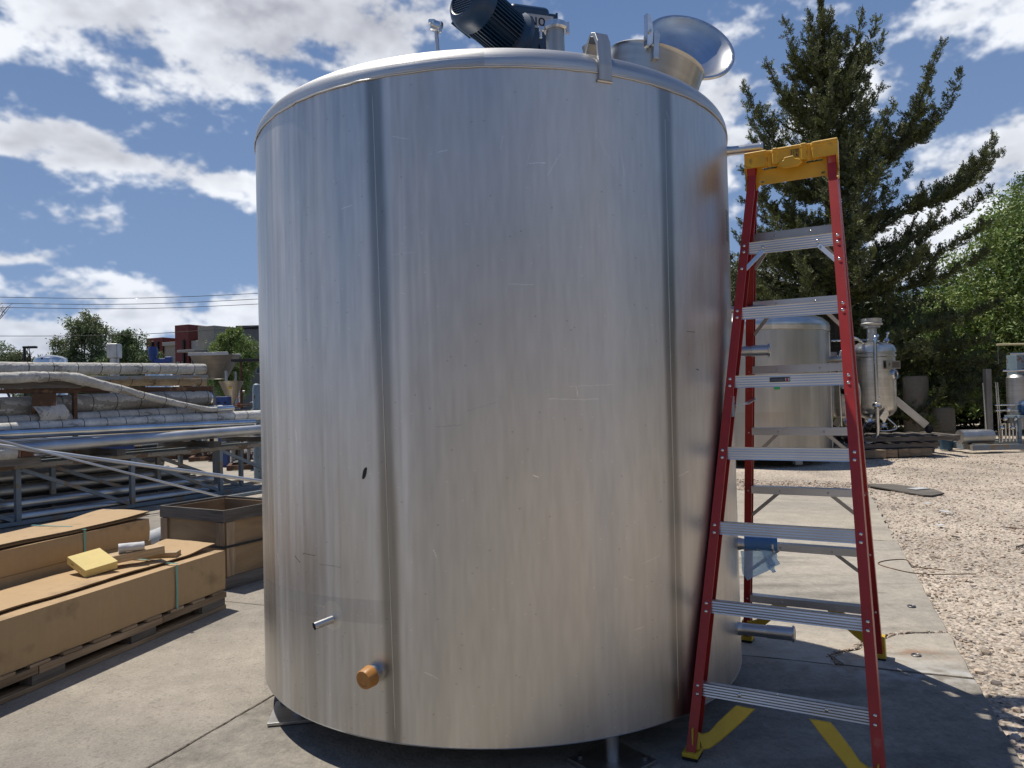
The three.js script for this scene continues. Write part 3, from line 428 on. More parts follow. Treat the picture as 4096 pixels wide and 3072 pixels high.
// thin blue plastic tied over one stub
{
  const b = onTank(71, 0.722, TR + 0.05).add(TC), d = onTank(71, 0, 1), tf = new THREE.MeshPhysicalMaterial({ color: lin(0.50, 0.68, 0.85), roughness: 0.55, transmission: 0.55, thickness: 0, side: THREE.DoubleSide });
  const bag = thing('plastic_wrap', 'crumpled translucent blue plastic tied over a tank stub', 'plastic sheet', [b.x, b.y, b.z]);
  const sleeve = new THREE.CylinderGeometry(0.034, 0.033, 0.15, 20, 8, true), sp = sleeve.attributes.position; for (let i = 0; i < sp.count; i++) { const k = 1 + (f3(sp.getX(i) * 60, sp.getY(i) * 40, sp.getZ(i) * 60, 2) - 0.5) * 0.22; sp.setX(i, sp.getX(i) * k); sp.setZ(i, sp.getZ(i) * k); } sleeve.computeVertexNormals();
  mesh('sleeve', sleeve.applyMatrix4(basis(d)).translate(d.x * 0.055, 0.004, d.z * 0.055), new THREE.MeshPhysicalMaterial({ color: lin(0.10, 0.26, 0.52), roughness: 0.45, transmission: 0.3, thickness: 0, side: THREE.DoubleSide }), bag);
  const rag = (pts, seed) => { const n = 9, P = [], I = []; for (let i = 0; i <= n; i++) for (let j = 0; j <= n; j++) { const u = i / n, v = j / n, a = pts[0].clone().lerp(pts[1], u), c = pts[3].clone().lerp(pts[2], u), q = a.lerp(c, v); const w = (f3(u * 5 + seed, v * 5, seed, 3) - 0.5) * 0.05 * v; P.push(q.x + w * 0.4, q.y + w * 0.3, q.z + w * 1.4); } for (let i = 0; i < n; i++) for (let j = 0; j < n; j++) { const a = i * (n + 1) + j; I.push(a, a + n + 1, a + 1, a + 1, a + n + 1, a + n + 2); } const g = new THREE.BufferGeometry(); g.setAttribute('position', new THREE.Float32BufferAttribute(P, 3)); g.setIndex(I); g.computeVertexNormals(); return uvBox(g); };
  mesh('tail', rag([V(-0.045, -0.03, 0.01), V(0.115, -0.02, 0.03), V(0.125, -0.085, 0.06), V(-0.035, -0.165, 0.04)], 3), tf, bag);
  mesh('tail', rag([V(0.04, -0.02, 0.045), V(0.085, -0.02, 0.05), V(0.115, -0.12, 0.06), V(0.09, -0.13, 0.05)], 8), tf, bag);
}
// ================================================================ STEP LADDER
{
  const lad = thing('step_ladder', 'tall red fibreglass step ladder with a yellow top cap', 'ladder', [0.9626, -0.0515, -2.7945], -29 * Math.PI / 180); lad.scale.setScalar(1.035);
  const nearZ = (h) => -0.298 * h, rearZ = (h) => -1.5 + 0.305 * h, rearX = -0.078;
  const nIn = (h) => 0.3165 - 0.0657 * h, rIn = (h) => 0.322 - 0.066 * h;
  const HT = 2.52;
  // fibreglass C-channel: web outside, two flanges inwards; the shape's y runs away from its front flange
  const channel = (L, s, dep = 0.074, fl = 0.034) => { const t = 0.005, o = [[0, 0], [-fl, 0], [-fl, t], [-t, t], [-t, dep - t], [-fl, dep - t], [-fl, dep], [0, dep]].map(([x, y]) => [s * x, y]); return prism(o, L, 0.0012).rotateX(-Math.PI / 2); };
  const rail = (s, front) => {
    const h0 = 0.078, xb = (front ? 0 : rearX) + s * ((front ? nIn : rIn)(h0) + 0.034), xt = (front ? 0 : 0) + s * ((front ? nIn : rIn)(HT) + 0.034), b = V(xb, h0, front ? nearZ(h0) : rearZ(h0)), t = V(xt, HT - 0.02, front ? nearZ(HT) : rearZ(HT)), d = t.clone().sub(b), g = channel(d.length(), s, front ? 0.074 : 0.05).applyMatrix4(basis(d, V(0, 0, -1))).translate(b.x, b.y, b.z);
    return mesh('rail', uvBox(g, 1, s * 3 + (front ? 1 : 7)), matRed, lad);
  };
  const R = { nl: rail(-1, true), nr: rail(1, true), rl: rail(-1, false), rr: rail(1, false) };
  const rivet = (x, y, z, r = 0.0075) => new THREE.SphereGeometry(r, 10, 5, 0, 6.3, 0, 1.2).rotateX(Math.PI / 2).scale(1, 1, 0.7).translate(x, y, z - r * 0.25);
  const rivets = (list, m, p) => list.forEach((g) => mesh('rivet', g, m, p));
  const cellDark = tex(64, 16, 0, (u, v, i, j) => { const on = j > 3 && j < 13 && u < 0.7 && ((i * 7 + j * 13) % 5 < 3) && j % 4 < 2; return u > 0.74 && u < 0.97 && j > 2 && j < 14 ? (Math.abs(u - 0.85) < 0.05 ? [0.75, 0.3, 0.28] : [0.8, 0.8, 0.82]) : on ? [0.75, 0.78, 0.8] : [0.06, 0.1, 0.19]; });
  for (let k = 1; k <= 7; k++) {
    const h = 0.302 * k - 0.004, x = nIn(h) + 0.012, z = nearZ(h) - 0.012;
    const pr = []; for (let q = 0; q <= 10; q++) pr.push([q % 2 && q > 0 && q < 10 ? 0.0016 : 0, -0.026 + q * 0.0052]);
    const o = [...pr.map(([a, b]) => [b, a]), [0.026, 0.021], [0.0235, 0.021], [0.0235, 0.006], [-0.0235, 0.006], [-0.0235, 0.021], [-0.026, 0.021]];
    const g = prism(o.map(([a, b]) => [a, b]), x * 2, 0).rotateY(Math.PI / 2).rotateX(0);   // extrude along x
    g.applyMatrix4(new THREE.Matrix4().makeBasis(V(1, 0, 0), V(0, 1, 0), V(0, 0, 1)));
    // prism's x (height) became -z and y stayed: turn so that height is up and depth goes away
    g.rotateX(-Math.PI / 2).translate(-x, h, z); const st = mesh('step', uvBox(g, 0, k * 0.37), matAlu, lad);
    void st;
    for (const s of [-1, 1]) { const rx = s * (nIn(h) + 0.017); rivets([rivet(rx, h + 0.013, nearZ(h + 0.013)), rivet(rx, h - 0.017, nearZ(h - 0.017))], matPolished, s < 0 ? R.nl : R.nr); }
    // rear tread and its knee braces
    const hr = 0.311 * k + 0.012, xr = rIn(hr) - 0.002, zr = rearZ(hr) - 0.012, cx = rearX * (1 - hr / 2.5);
    const tg = prism([[-0.002, 0], [0.034, 0], [0.034, 0.004], [0.004, 0.004], [0.004, 0.052], [-0.002, 0.052]], xr * 2, 0.0008).rotateY(Math.PI / 2).rotateX(-Math.PI / 2);
    const tr = mesh('rear_brace', uvBox(tg.translate(-xr + cx, hr + 0.017, zr + 0.03), 0, k), k === 7 ? matSteelDull : matAlu, lad);
    rivets([-1, 1].map((s) => rivet(cx + s * xr * 0.45, hr, zr + 0.032, 0.0065)), matSteel, tr);
    for (const s of [-1, 1]) { rivets([rivet(cx + s * (rIn(hr) + 0.017), hr - 0.005, rearZ(hr) + 0.001, 0.0065)], matSteel, s < 0 ? R.rl : R.rr); if (k > 1 && k !== 5) mesh('knee_brace', bar(V(cx + s * xr * 0.46, hr - 0.006, zr + 0.012), V(cx + s * (rIn(hr - 0.1) + 0.004), hr - 0.14, rearZ(hr - 0.13) - 0.004), 0.018, 0.006, V(0, 0, 1)), matSteelDull, tr); }
    if (k === 7) for (const s of [-1, 1]) { mesh('knee_brace', bar(V(s * 0.11, h - 0.012, z - 0.004), V(s * (nIn(h - 0.09) + 0.004), h - 0.098, nearZ(h - 0.09) - 0.008), 0.02, 0.004, V(0, 0, 1)), matAlu, st); rivets([rivet(s * 0.115, h - 0.002, z + 0.003, 0.0075), rivet(s * (nIn(h - 0.1) + 0.017), h - 0.095, nearZ(h - 0.095), 0.0075)], matPolished, st); }
    if (k === 5) { mesh('warning_sticker', new THREE.BoxGeometry(0.082, 0.019, 0.0012).translate(-0.03, h + 0.004, z + 0.0012), Std({ map: cellDark, roughness: 0.4 }), st); }
    if (k === 1) rivets([-1, 1].map((s) => rivet(s * 0.155, h + 0.002, z + 0.002, 0.008)), matPolished, st);
  }
  // yellow corner braces and shoes
  const brace = (s, front) => {
    const zf = front ? nearZ(0.15) - 0.006 : rearZ(0.15) + 0.004, cx = front ? 0 : rearX, hi = front ? nIn : rIn, top = front ? 0.27 : 0.31;
    const o = [[0.10, top], [0.165, top], [0.178, top - 0.012], [0.235, top - 0.075], [0.262, top - 0.11], [0.292, top - 0.125], [0.313, top - 0.12], [0.313, 0.09], [0.300, 0.095], [0.296, 0.125], [0.284, top - 0.172], [0.262, top - 0.165], [0.22, top - 0.128], [0.15, top - 0.055]];
    const gg = prism(o.map(([x, y]) => [s * (x + (hi(0) - 0.3165)) , y]), 0.014, 0.003).translate(cx, 0, -0.014); gg.applyMatrix4(new THREE.Matrix4().makeShear(0, 0, 0, 0, 0, 0)).rotateX(front ? -0.29 : 0.297);
    mesh('corner_brace', gg.translate(0, 0, front ? nearZ(0) - 0.012 : rearZ(0) - 0.002 + 0.012), matYellow, lad); void zf;
  };
  for (const s of [-1, 1]) {
    brace(s, true); brace(s, false);
    const x = s * (nIn(0) + 0.012), f = mesh('shoe', [box(0.062, 0.016, 0.088, x, 0.071, -0.05, 0.003), box(0.006, 0.09, 0.06, s * (nIn(0.12) + 0.014), 0.12, -0.06, 0.002)], matYellow, lad); mesh('sole', box(0.06, 0.014, 0.084, x, 0.0568, -0.05, 0.003), matRubber, f);
    const xr = rearX + s * (rIn(0) + 0.014), zr = rearZ(0.06), rf = mesh('shoe', [prism([[-0.028, 0.062], [0.028, 0.062], [0.024, 0.165], [-0.020, 0.165]], 0.064, 0.003).translate(xr, 0, zr - 0.058)], matYellow, lad); mesh('sole', box(0.06, 0.012, 0.08, xr, 0.0558, zr - 0.026, 0.002), matRubber, rf);
    // folding spreader
    const sx = s * (nIn(1.4) - 0.002), a = V(sx, 1.405, nearZ(1.405) - 0.05), c = V(rearX * 0.43 + s * (rIn(1.43) - 0.002), 1.425, rearZ(1.43) - 0.02), m = a.clone().lerp(c, 0.5).add(V(0, -0.012, 0)), sp = mesh('spreader', [bar(a, m.clone().lerp(c, 0.06), 0.004, 0.026, V(1, 0, 0)), bar(m, c, 0.004, 0.026, V(1, 0, 0)).translate(-s * 0.005, 0, 0)], matSteel, lad); mesh('spreader_bracket', box(0.006, 0.09, 0.05, sx + s * 0.004, 1.40, nearZ(1.4) - 0.04, 0.002), matSkyBlue, sp);
  }
  // cap: lipped moulding with tool notches, and the aprons between the rails
  { const z0 = -0.298 * HT + 0.03, z1 = rearZ(HT) - 0.03, w = 0.195, lip = 0.068, y1 = 2.565, P = [];
    // front lip outline seen from above: notches cut inward
    const edge = [[-w, 0], [-0.105, 0], [-0.098, 0.016], [-0.085, 0.02], [-0.078, 0.016], [-0.070, -0.004], [-0.058, -0.004], [-0.052, 0.004], [0.045, 0.004], [0.052, -0.004], [0.066, -0.004], [0.072, 0.014], [0.088, 0.018], [0.098, 0.002], [w, 0]];
    const out = [...edge.map(([x, d]) => [x, -z0 + d]), [w, -z1], [-w, -z1]]; const top = prism(out, 0.012, 0.004).rotateX(-Math.PI / 2).translate(0, y1 - 0.012, 0); P.push(top);
    const inner = edge.slice().reverse().map(([x, d]) => [x * 0.985, -z0 + d + 0.005]), front = prism([...edge.map(([x, d]) => [x, -z0 + d]), ...inner], lip, 0.002).rotateX(-Math.PI / 2).translate(0, y1 - lip, 0); P.push(front);
    const cap = mesh('top_cap', P, matCap, lad);
    for (const s of [-1, 1]) mesh('cap_side', prism([[-z0, y1 - 0.004], [-z1, y1 - 0.004], [-z1 - 0.012, y1 - 0.17], [-z1 - 0.05, y1 - 0.17], [-z0 - (-0.04), y1 - 0.12], [-z0, y1 - lip]], 0.006, 0.001).rotateY(Math.PI / 2).translate(s * (w + 0.001) - 0.003, 0, 0), matCap, cap);
    const ap = new THREE.Shape([[-0.158, 2.40], [-0.140, 2.422], [0.138, 2.422], [0.156, 2.40], [0.16, 2.55], [-0.16, 2.55]].map((q) => new THREE.Vector2(...q)));
    for (const [x0, x1, y] of [[-0.125, -0.065, 2.495], [0.065, 0.13, 2.495]]) { const hl = new THREE.Path(); hl.moveTo(x0, y - 0.005); hl.lineTo(x1, y - 0.005); hl.lineTo(x1 + 0.004, y); hl.lineTo(x1, y + 0.005); hl.lineTo(x0, y + 0.005); hl.lineTo(x0 - 0.004, y); ap.holes.push(hl); }
    for (const x0 of [-0.142, 0.122]) { const hl = new THREE.Path(); hl.moveTo(x0, 2.432); hl.lineTo(x0 + 0.018, 2.432); hl.lineTo(x0 + 0.018, 2.442); hl.lineTo(x0 + 0.004, 2.442); ap.holes.push(hl); }
    mesh('apron', uvBox(new THREE.ExtrudeGeometry(ap, { depth: 0.004, bevelEnabled: false })).translate(0, 0, (z0 + z1) / 2 - 0.03), matCap, cap);
    mesh('cap_handle', prism([[-0.048, 0], [-0.04, 0.014], [-0.026, 0.018], [-0.02, 0.03], [0.014, 0.032], [0.02, 0.02], [0.042, 0.012], [0.048, 0], [0.03, -0.012], [-0.03, -0.012]], 0.012, 0.003).translate(0, y1 - lip - 0.012, z0 - 0.006), matCap, cap);
    const sticker = tex(48, 48, 0, (u, v, i, j) => { const on = (i > 3 && i < 7 && j % 9 < 6) || (i > 14 && i < 18 && j > 6 && j < 40 && j % 12 < 9) || (i > 26 && i < 42 && j > 26 && (i + j) % 5 < 2) || (Math.abs(i - 34) < (24 - j) * 0.4 && j < 22 && j > 6); const fr = i < 2 || j < 2 || i > 45 || j > 45; return on || fr ? [0.07, 0.06, 0.05] : [0.75, 0.6, 0.16]; });
    mesh('pictogram_sticker', new THREE.BoxGeometry(0.034, 0.036, 0.0012).translate(0.022, y1 - 0.034, z0 - 0.0006), Std({ map: sticker, roughness: 0.5 }), cap);
  }
  mesh('blue_sticker', new THREE.BoxGeometry(0.0012, 0.055, 0.03).translate(-(nIn(1.83) + 0.0352), 1.83, nearZ(1.83) - 0.03), Std({ map: tex(24, 48, 0, (u, v, i, j) => (j % 6 < 2 && i > 3 && i < 20 - (j * 3) % 7 ? [0.6, 0.66, 0.75] : [0.08, 0.15, 0.3])), roughness: 0.5 }), R.nl);
}
// ================================================================ LEFT: CARTONS, CRATE, PIPE RACK
// carton frame: s runs towards the camera along the pallet's long side, l away to the left, h up
const CO = V(-2.079, 0, -5.331), cq = V(-0.286, 0, 0.958), cw = V(-0.958, 0, -0.286);
const CP = (s, l, h) => CO.clone().addScaledVector(cq, s).addScaledVector(cw, l).setY(h);
const cM = new THREE.Matrix4().makeBasis(cq, V(0, 1, 0), cw.clone().negate());          // x = s, y = h, z = -l (right-handed)
const cTurn = Math.atan2(-cq.z, cq.x);
function cThing(name, label, cat, s, l, h, group) { const p = CP(s, l, h); return thing(name, label, cat, [p.x, p.y, p.z], cTurn, group); }   // local x = +s, local z = -l
function flipZ(g) { g = g.index ? g.toNonIndexed() : g; g.applyMatrix4(new THREE.Matrix4().makeScale(1, 1, -1)); for (const k of Object.keys(g.attributes)) { const a = g.attributes[k], n = a.itemSize, r = a.array; for (let i = 0; i < a.count; i += 3) for (let q = 0; q < n; q++) { const t = r[(i + 1) * n + q]; r[(i + 1) * n + q] = r[(i + 2) * n + q]; r[(i + 2) * n + q] = t; } } return g; }
const flipMesh = (n, g, m, p) => mesh(n, flipZ(Array.isArray(g) ? merge(g) : g), m, p);
{
  const pal = cThing('long_pallet', 'long low timber pallet under the cardboard cartons', 'pallet', 0, 0, 0);
  const L = 2.35;
  for (const l of [0, 0.5, 1.0]) { let s = 0; for (const len of [0.62, 0.88, 0.85]) { flipMesh('bearer', box(len - 0.006, 0.04, 0.09, s + len / 2, 0.098 + rr(-0.002, 0.002), -l - 0.045, 0.003), pick(matMid), pal); s += len; } }
  for (const l of [0, 0.5, 1.0]) for (const s of [0.1, 0.74, 1.4, 2.05]) flipMesh('block', box(s < 0.2 ? 0.24 : 0.2, 0.048, 0.09, s + 0.04, 0.054, -l - 0.045, 0.003), pick(matOld), pal);
  for (const l of [0, 0.5, 1.0]) flipMesh('bottom_board', box(L - 0.02, 0.028, 0.095, L / 2, 0.015, -l - 0.046, 0.004), pick(matMid), pal);
  for (let k = 0; k < 12; k++) flipMesh('deck_board', box(0.12, 0.017, 1.06, 0.09 + k * 0.2, 0.128, -0.53, 0.002), pick(matMid), pal);
  // cartons: a bent-panel box with rounded edges and slightly bulging sides
  const carton = (w, h, d, bulge, seed) => { const g = new RoundedBoxGeometry(w, h, d, 3, 0.014), q = g.attributes.position; const big = new THREE.BoxGeometry(1, 1, 1); void big; for (let i = 0; i < q.count; i++) { const x = q.getX(i); q.setY(i, q.getY(i) + (f3(x * 1.3 + seed, 1, q.getZ(i) * 2, 2) - 0.5) * 0.012); } return uvBox(g, 0, seed); };
  const wallBox = (w, h, d, seed) => { // panels cut into strips so that they can bow
    const nx = 40, ny = 6, P = [], I = []; const f = (x, y, side) => { const b = Math.sin(Math.PI * y) * 0.008 * (0.4 + n3(x * 3 + seed, side, 2)) + (f3(x * 2.2 + seed, y * 2, side, 3) - 0.5) * 0.012; return b; };
    const add = (fn) => { const o = P.length / 3; for (let i = 0; i <= nx; i++) for (let j = 0; j <= ny; j++) P.push(...fn(i / nx, j / ny)); for (let i = 0; i < nx; i++) for (let j = 0; j < ny; j++) { const a = o + i * (ny + 1) + j; I.push(a, a + ny + 1, a + 1, a + 1, a + ny + 1, a + ny + 2); } };
    add((u, v) => [u * w, v * h, 0 + f(u * w, v, 1)]); add((u, v) => [(1 - u) * w, v * h, -d - f(u * w, v, 2)]); add((u, v) => [u * w, h, -v * d]); add((u, v) => [0, v * h, -d + u * d]); add((u, v) => [w, v * h, -u * d]);
    const g = new THREE.BufferGeometry(); g.setAttribute('position', new THREE.Float32BufferAttribute(P, 3)); g.setIndex(I); g.computeVertexNormals(); return uvBox(g, 0, seed); };
  void carton;
  const A = cThing('front_carton', 'long cardboard carton in front, with loose wood on its lid', 'carton', 0.005, 0.012, 0.138);
  flipMesh('body', wallBox(2.7, 0.272, 0.53, 3), matCard, A);
  // lid flap: a warped sheet of double-wall board, lifted at the far end
  const lid = (w, d, z0, seed, lift) => { const nx = 60, nz = 8, P = [], I = [], t = 0.009; const y = (x, z) => 0.008 + lift * sstep(0.35, 0.0, x) * (0.6 + 0.4 * z) + (f3(x * 2.4 + seed, z * 2, seed, 3) - 0.5) * 0.02 + 0.006; const ez = (x) => z0 - 0.012 + (f3(x * 3.3 + seed, 3, 8, 3) - 0.5) * 0.035;
    for (const top of [1, 0]) { const o = P.length / 3; for (let i = 0; i <= nx; i++) for (let j = 0; j <= nz; j++) { const x = i / nx * w, v = j / nz; P.push(x - (1 - v) * 0.02, y(x, v) + top * t, lerp(ez(x), -d, v)); } for (let i = 0; i < nx; i++) for (let j = 0; j < nz; j++) { const a = o + i * (nz + 1) + j; top ? I.push(a, a + nz + 1, a + 1, a + 1, a + nz + 1, a + nz + 2) : I.push(a, a + 1, a + nz + 1, a + 1, a + nz + 2, a + nz + 1); } }
    const g = new THREE.BufferGeometry(); g.setAttribute('position', new THREE.Float32BufferAttribute(P, 3)); g.setIndex(I); g.computeVertexNormals();
    const E = [], EI = [], EU = []; for (let i = 0; i <= nx; i++) { const x = i / nx * w; E.push(x - 0.02, y(x, 0), ez(x) + 0.0005, x - 0.02, y(x, 0) + t, ez(x) + 0.0005); EU.push(x, 0, x, 0.012); } for (let i = 0; i < nx; i++) { const a = i * 2; EI.push(a, a + 2, a + 1, a + 1, a + 2, a + 3); }
    const eg = new THREE.BufferGeometry(); eg.setAttribute('position', new THREE.Float32BufferAttribute(E, 3)); eg.setAttribute('uv', new THREE.Float32BufferAttribute(EU, 2)); eg.setIndex(EI); eg.computeVertexNormals(); return [uvBox(g, 0, seed), eg]; };
  { const [lg, eg] = lid(2.7, 0.50, -0.085, 5, 0.045); lg.translate(0, 0.272, 0); eg.translate(0, 0.272, 0); const f = flipMesh('lid_flap', lg, matCard, A); flipMesh('torn_edge', eg, matCardEdge, f); }
  const strap = (x, w, h, d, par) => { const t = 0.0016, b = 0.016, o = []; o.push(box(b, h + 0.012, t, x + 0.012, h / 2, 0.016, 0), box(b, t, 0.12, x, h + 0.012, -0.045, 0).rotateY(0), box(b, t, d - 0.1, x - 0.005, h + 0.027, -d / 2 - 0.06, 0)); flipMesh('strap', o, matStrap, par).userData.label = 'mint green plastic strap'; };
  strap(0.48, 0, 0.275, 0.53, A);
  const B = cThing('back_carton', 'lower cardboard carton behind the front one', 'carton', 0.08, 0.585, 0.138); flipMesh('body', wallBox(2.5, 0.345, 0.45, 9), matCard, B);
  const C = cThing('upper_carton', 'cardboard carton stacked on top with a strapped torn lid', 'carton', 0.10, 0.58, 0.486); flipMesh('body', wallBox(2.45, 0.155, 0.44, 14), matCard, C);
  { const [lg, eg] = lid(2.45, 0.42, -0.012, 11, 0.03); lg.translate(0, 0.163, 0); eg.translate(0, 0.163, 0.001); const f = flipMesh('lid_flap', lg, matCard, C); flipMesh('torn_edge', eg, matCardEdge, f); const [l2, e2] = lid(2.45, 0.42, -0.006, 11, 0.02); flipMesh('under_flap', l2.translate(0, 0.151, 0), matCard, C); flipMesh('torn_edge', e2.translate(0, 0.151, 0.001), matCardEdge, f); }
  strap(0.56, 0, 0.165, 0.44, C);
  // offcuts on the front lid
  const off = (name, label, cat, w, h, d, x, z, y, ry, rz, mat, rx = 0) => { const p = CP(x, z, y); const o = thing(name, label, cat, [p.x, p.y, p.z], cTurn + ry); o.rotation.order = 'YXZ'; o.rotation.z = rz; o.rotation.x = rx; flipMesh('block', box(w, h, d, 0, h / 2, 0, 0.003), mat, o); return o; };
  off('timber_offcut', 'flat timber offcut lying crosswise lowest on the front carton', 'wood offcut', 0.70, 0.036, 0.10, 0.45, 0.46, 0.432, -1.18, 0.0, matFresh[1]);
  off('timber_offcut', 'broad timber offcut tilted on top of another on the carton', 'wood offcut', 0.38, 0.05, 0.12, 0.60, 0.26, 0.472, -0.5, -0.06, matFresh[0]);
  const ye = off('foam_block', 'square yellow foam faced block beside the paper roll', 'foam block', 0.20, 0.05, 0.21, 0.84, 0.33, 0.475, -0.25, -0.1, Std({ map: cardMap, color: lin(1.5, 1.75, 1.35), roughness: 0.9 }), -0.32); for (const z of [0.05, -0.04]) flipMesh('staple', box(0.002, 0.004, 0.03, 0.101, 0.025, z, 0), matPolished, ye);
  { const p = CP(0.62, 0.24, 0.552), o = thing('paper_roll', 'crumpled white paper roll on the wood offcuts', 'paper roll', [p.x, p.y, p.z], cTurn - 0.75); const g = new THREE.CylinderGeometry(0.027, 0.03, 0.15, 20, 6, true).rotateZ(Math.PI / 2), q = g.attributes.position; for (let i = 0; i < q.count; i++) { const k = 1 + (f3(q.getX(i) * 30, q.getY(i) * 40, q.getZ(i) * 40, 2) - 0.5) * 0.5; q.setY(i, q.getY(i) * k); q.setZ(i, q.getZ(i) * k); } g.computeVertexNormals(); flipMesh('sheet', g, Std({ color: lin(0.78, 0.78, 0.78), roughness: 0.8, side: THREE.DoubleSide }), o); flipMesh('sheet', new THREE.CylinderGeometry(0.018, 0.02, 0.13, 14, 1, true).rotateZ(Math.PI / 2), matWhite, o); }
  { const p = CP(-1.8, 2.25, 0.09), o = thing('white_pipe', 'short white plastic pipe on the concrete behind the cartons', 'pipe', [p.x, p.y, p.z], cTurn + 0.3); flipMesh('tube', ring([[0.086, -0.9], [0.09, -0.9], [0.09, 0.9], [0.086, 0.9], [0.086, -0.9]], 32).rotateZ(Math.PI / 2), matWhite, o); }
}
// plywood crate: open box, three boards a side, timber rim, black strap
{
  const ang = Math.atan2(0.381, -0.679), cr = thing('open_crate', 'open topped weathered plywood crate with a dark timber rim', 'crate', [-2.286, 0, -5.816]);
  const ex = V(-0.679, 0, -0.381).normalize(), ez = V(0.381, 0, -0.679).normalize(); void ang;
  const M = new THREE.Matrix4().makeBasis(ex.clone().negate(), V(0, 1, 0), ez.clone().negate()); const H = 0.625, Wd = 0.78, Dp = 0.66;  // local: x runs to the right-near corner (0), negative to the left; z negative goes back
  const add = (name, g, m, par) => mesh(name, g.applyMatrix4(M), m, par || cr);
  const sides = [['x', 0, Wd], ['x', -Dp, Wd], ['z', 0, Dp], ['z', -Wd, Dp]];
  for (const [ax, at, len] of sides) {
    const inX = ax === 'x', sgn = at === 0 ? -1 : 1, n = inX ? 3 : 3;
    const wall = add('side_panel', inX ? box(len - 0.03, H - 0.04, 0.012, -len / 2, H / 2, at + sgn * 0.024, 0.001) : box(0.012, H - 0.04, len - 0.03, at + sgn * 0.024, H / 2, -len / 2, 0.001), matPly);
    for (const y of [H - 0.048, 0.05]) add('rim_board', inX ? box(len, 0.095, 0.018, -len / 2, y, at + sgn * 0.009, 0.002) : box(0.018, 0.095, len - 0.036, at + sgn * 0.009, y, -len / 2, 0.002), y > 0.3 ? matOld[1] : matOld[0], wall);
    for (let k = 0; k < 2; k++) { const q = k ? -len + 0.05 + (inX ? 0 : 0) : -0.05; add('corner_post', inX ? box(0.085, H - 0.20, 0.018, q, H / 2, at + sgn * 0.0085, 0.002) : box(0.018, H - 0.20, 0.085, at + sgn * 0.0085, H / 2, q - (k ? -0.02 : 0.02), 0.002), pick(matMid), wall); } void n;
  }
  add('crate_floor', box(Wd - 0.05, 0.02, Dp - 0.05, -Wd / 2, 0.03, -Dp / 2, 0), matPly);
  const st = 0.0025; add('strap', merge([box(Wd + 0.006, 0.02, st, -Wd / 2, 0.335, 0.003, 0), box(st, 0.02, Dp, 0.003, 0.335, -Dp / 2, 0), box(st, 0.02, Dp, -Wd - 0.003, 0.335, -Dp / 2, 0), box(0.03, 0.026, 0.006, -0.27, 0.337, 0.006, 0)]), matBlack);
}
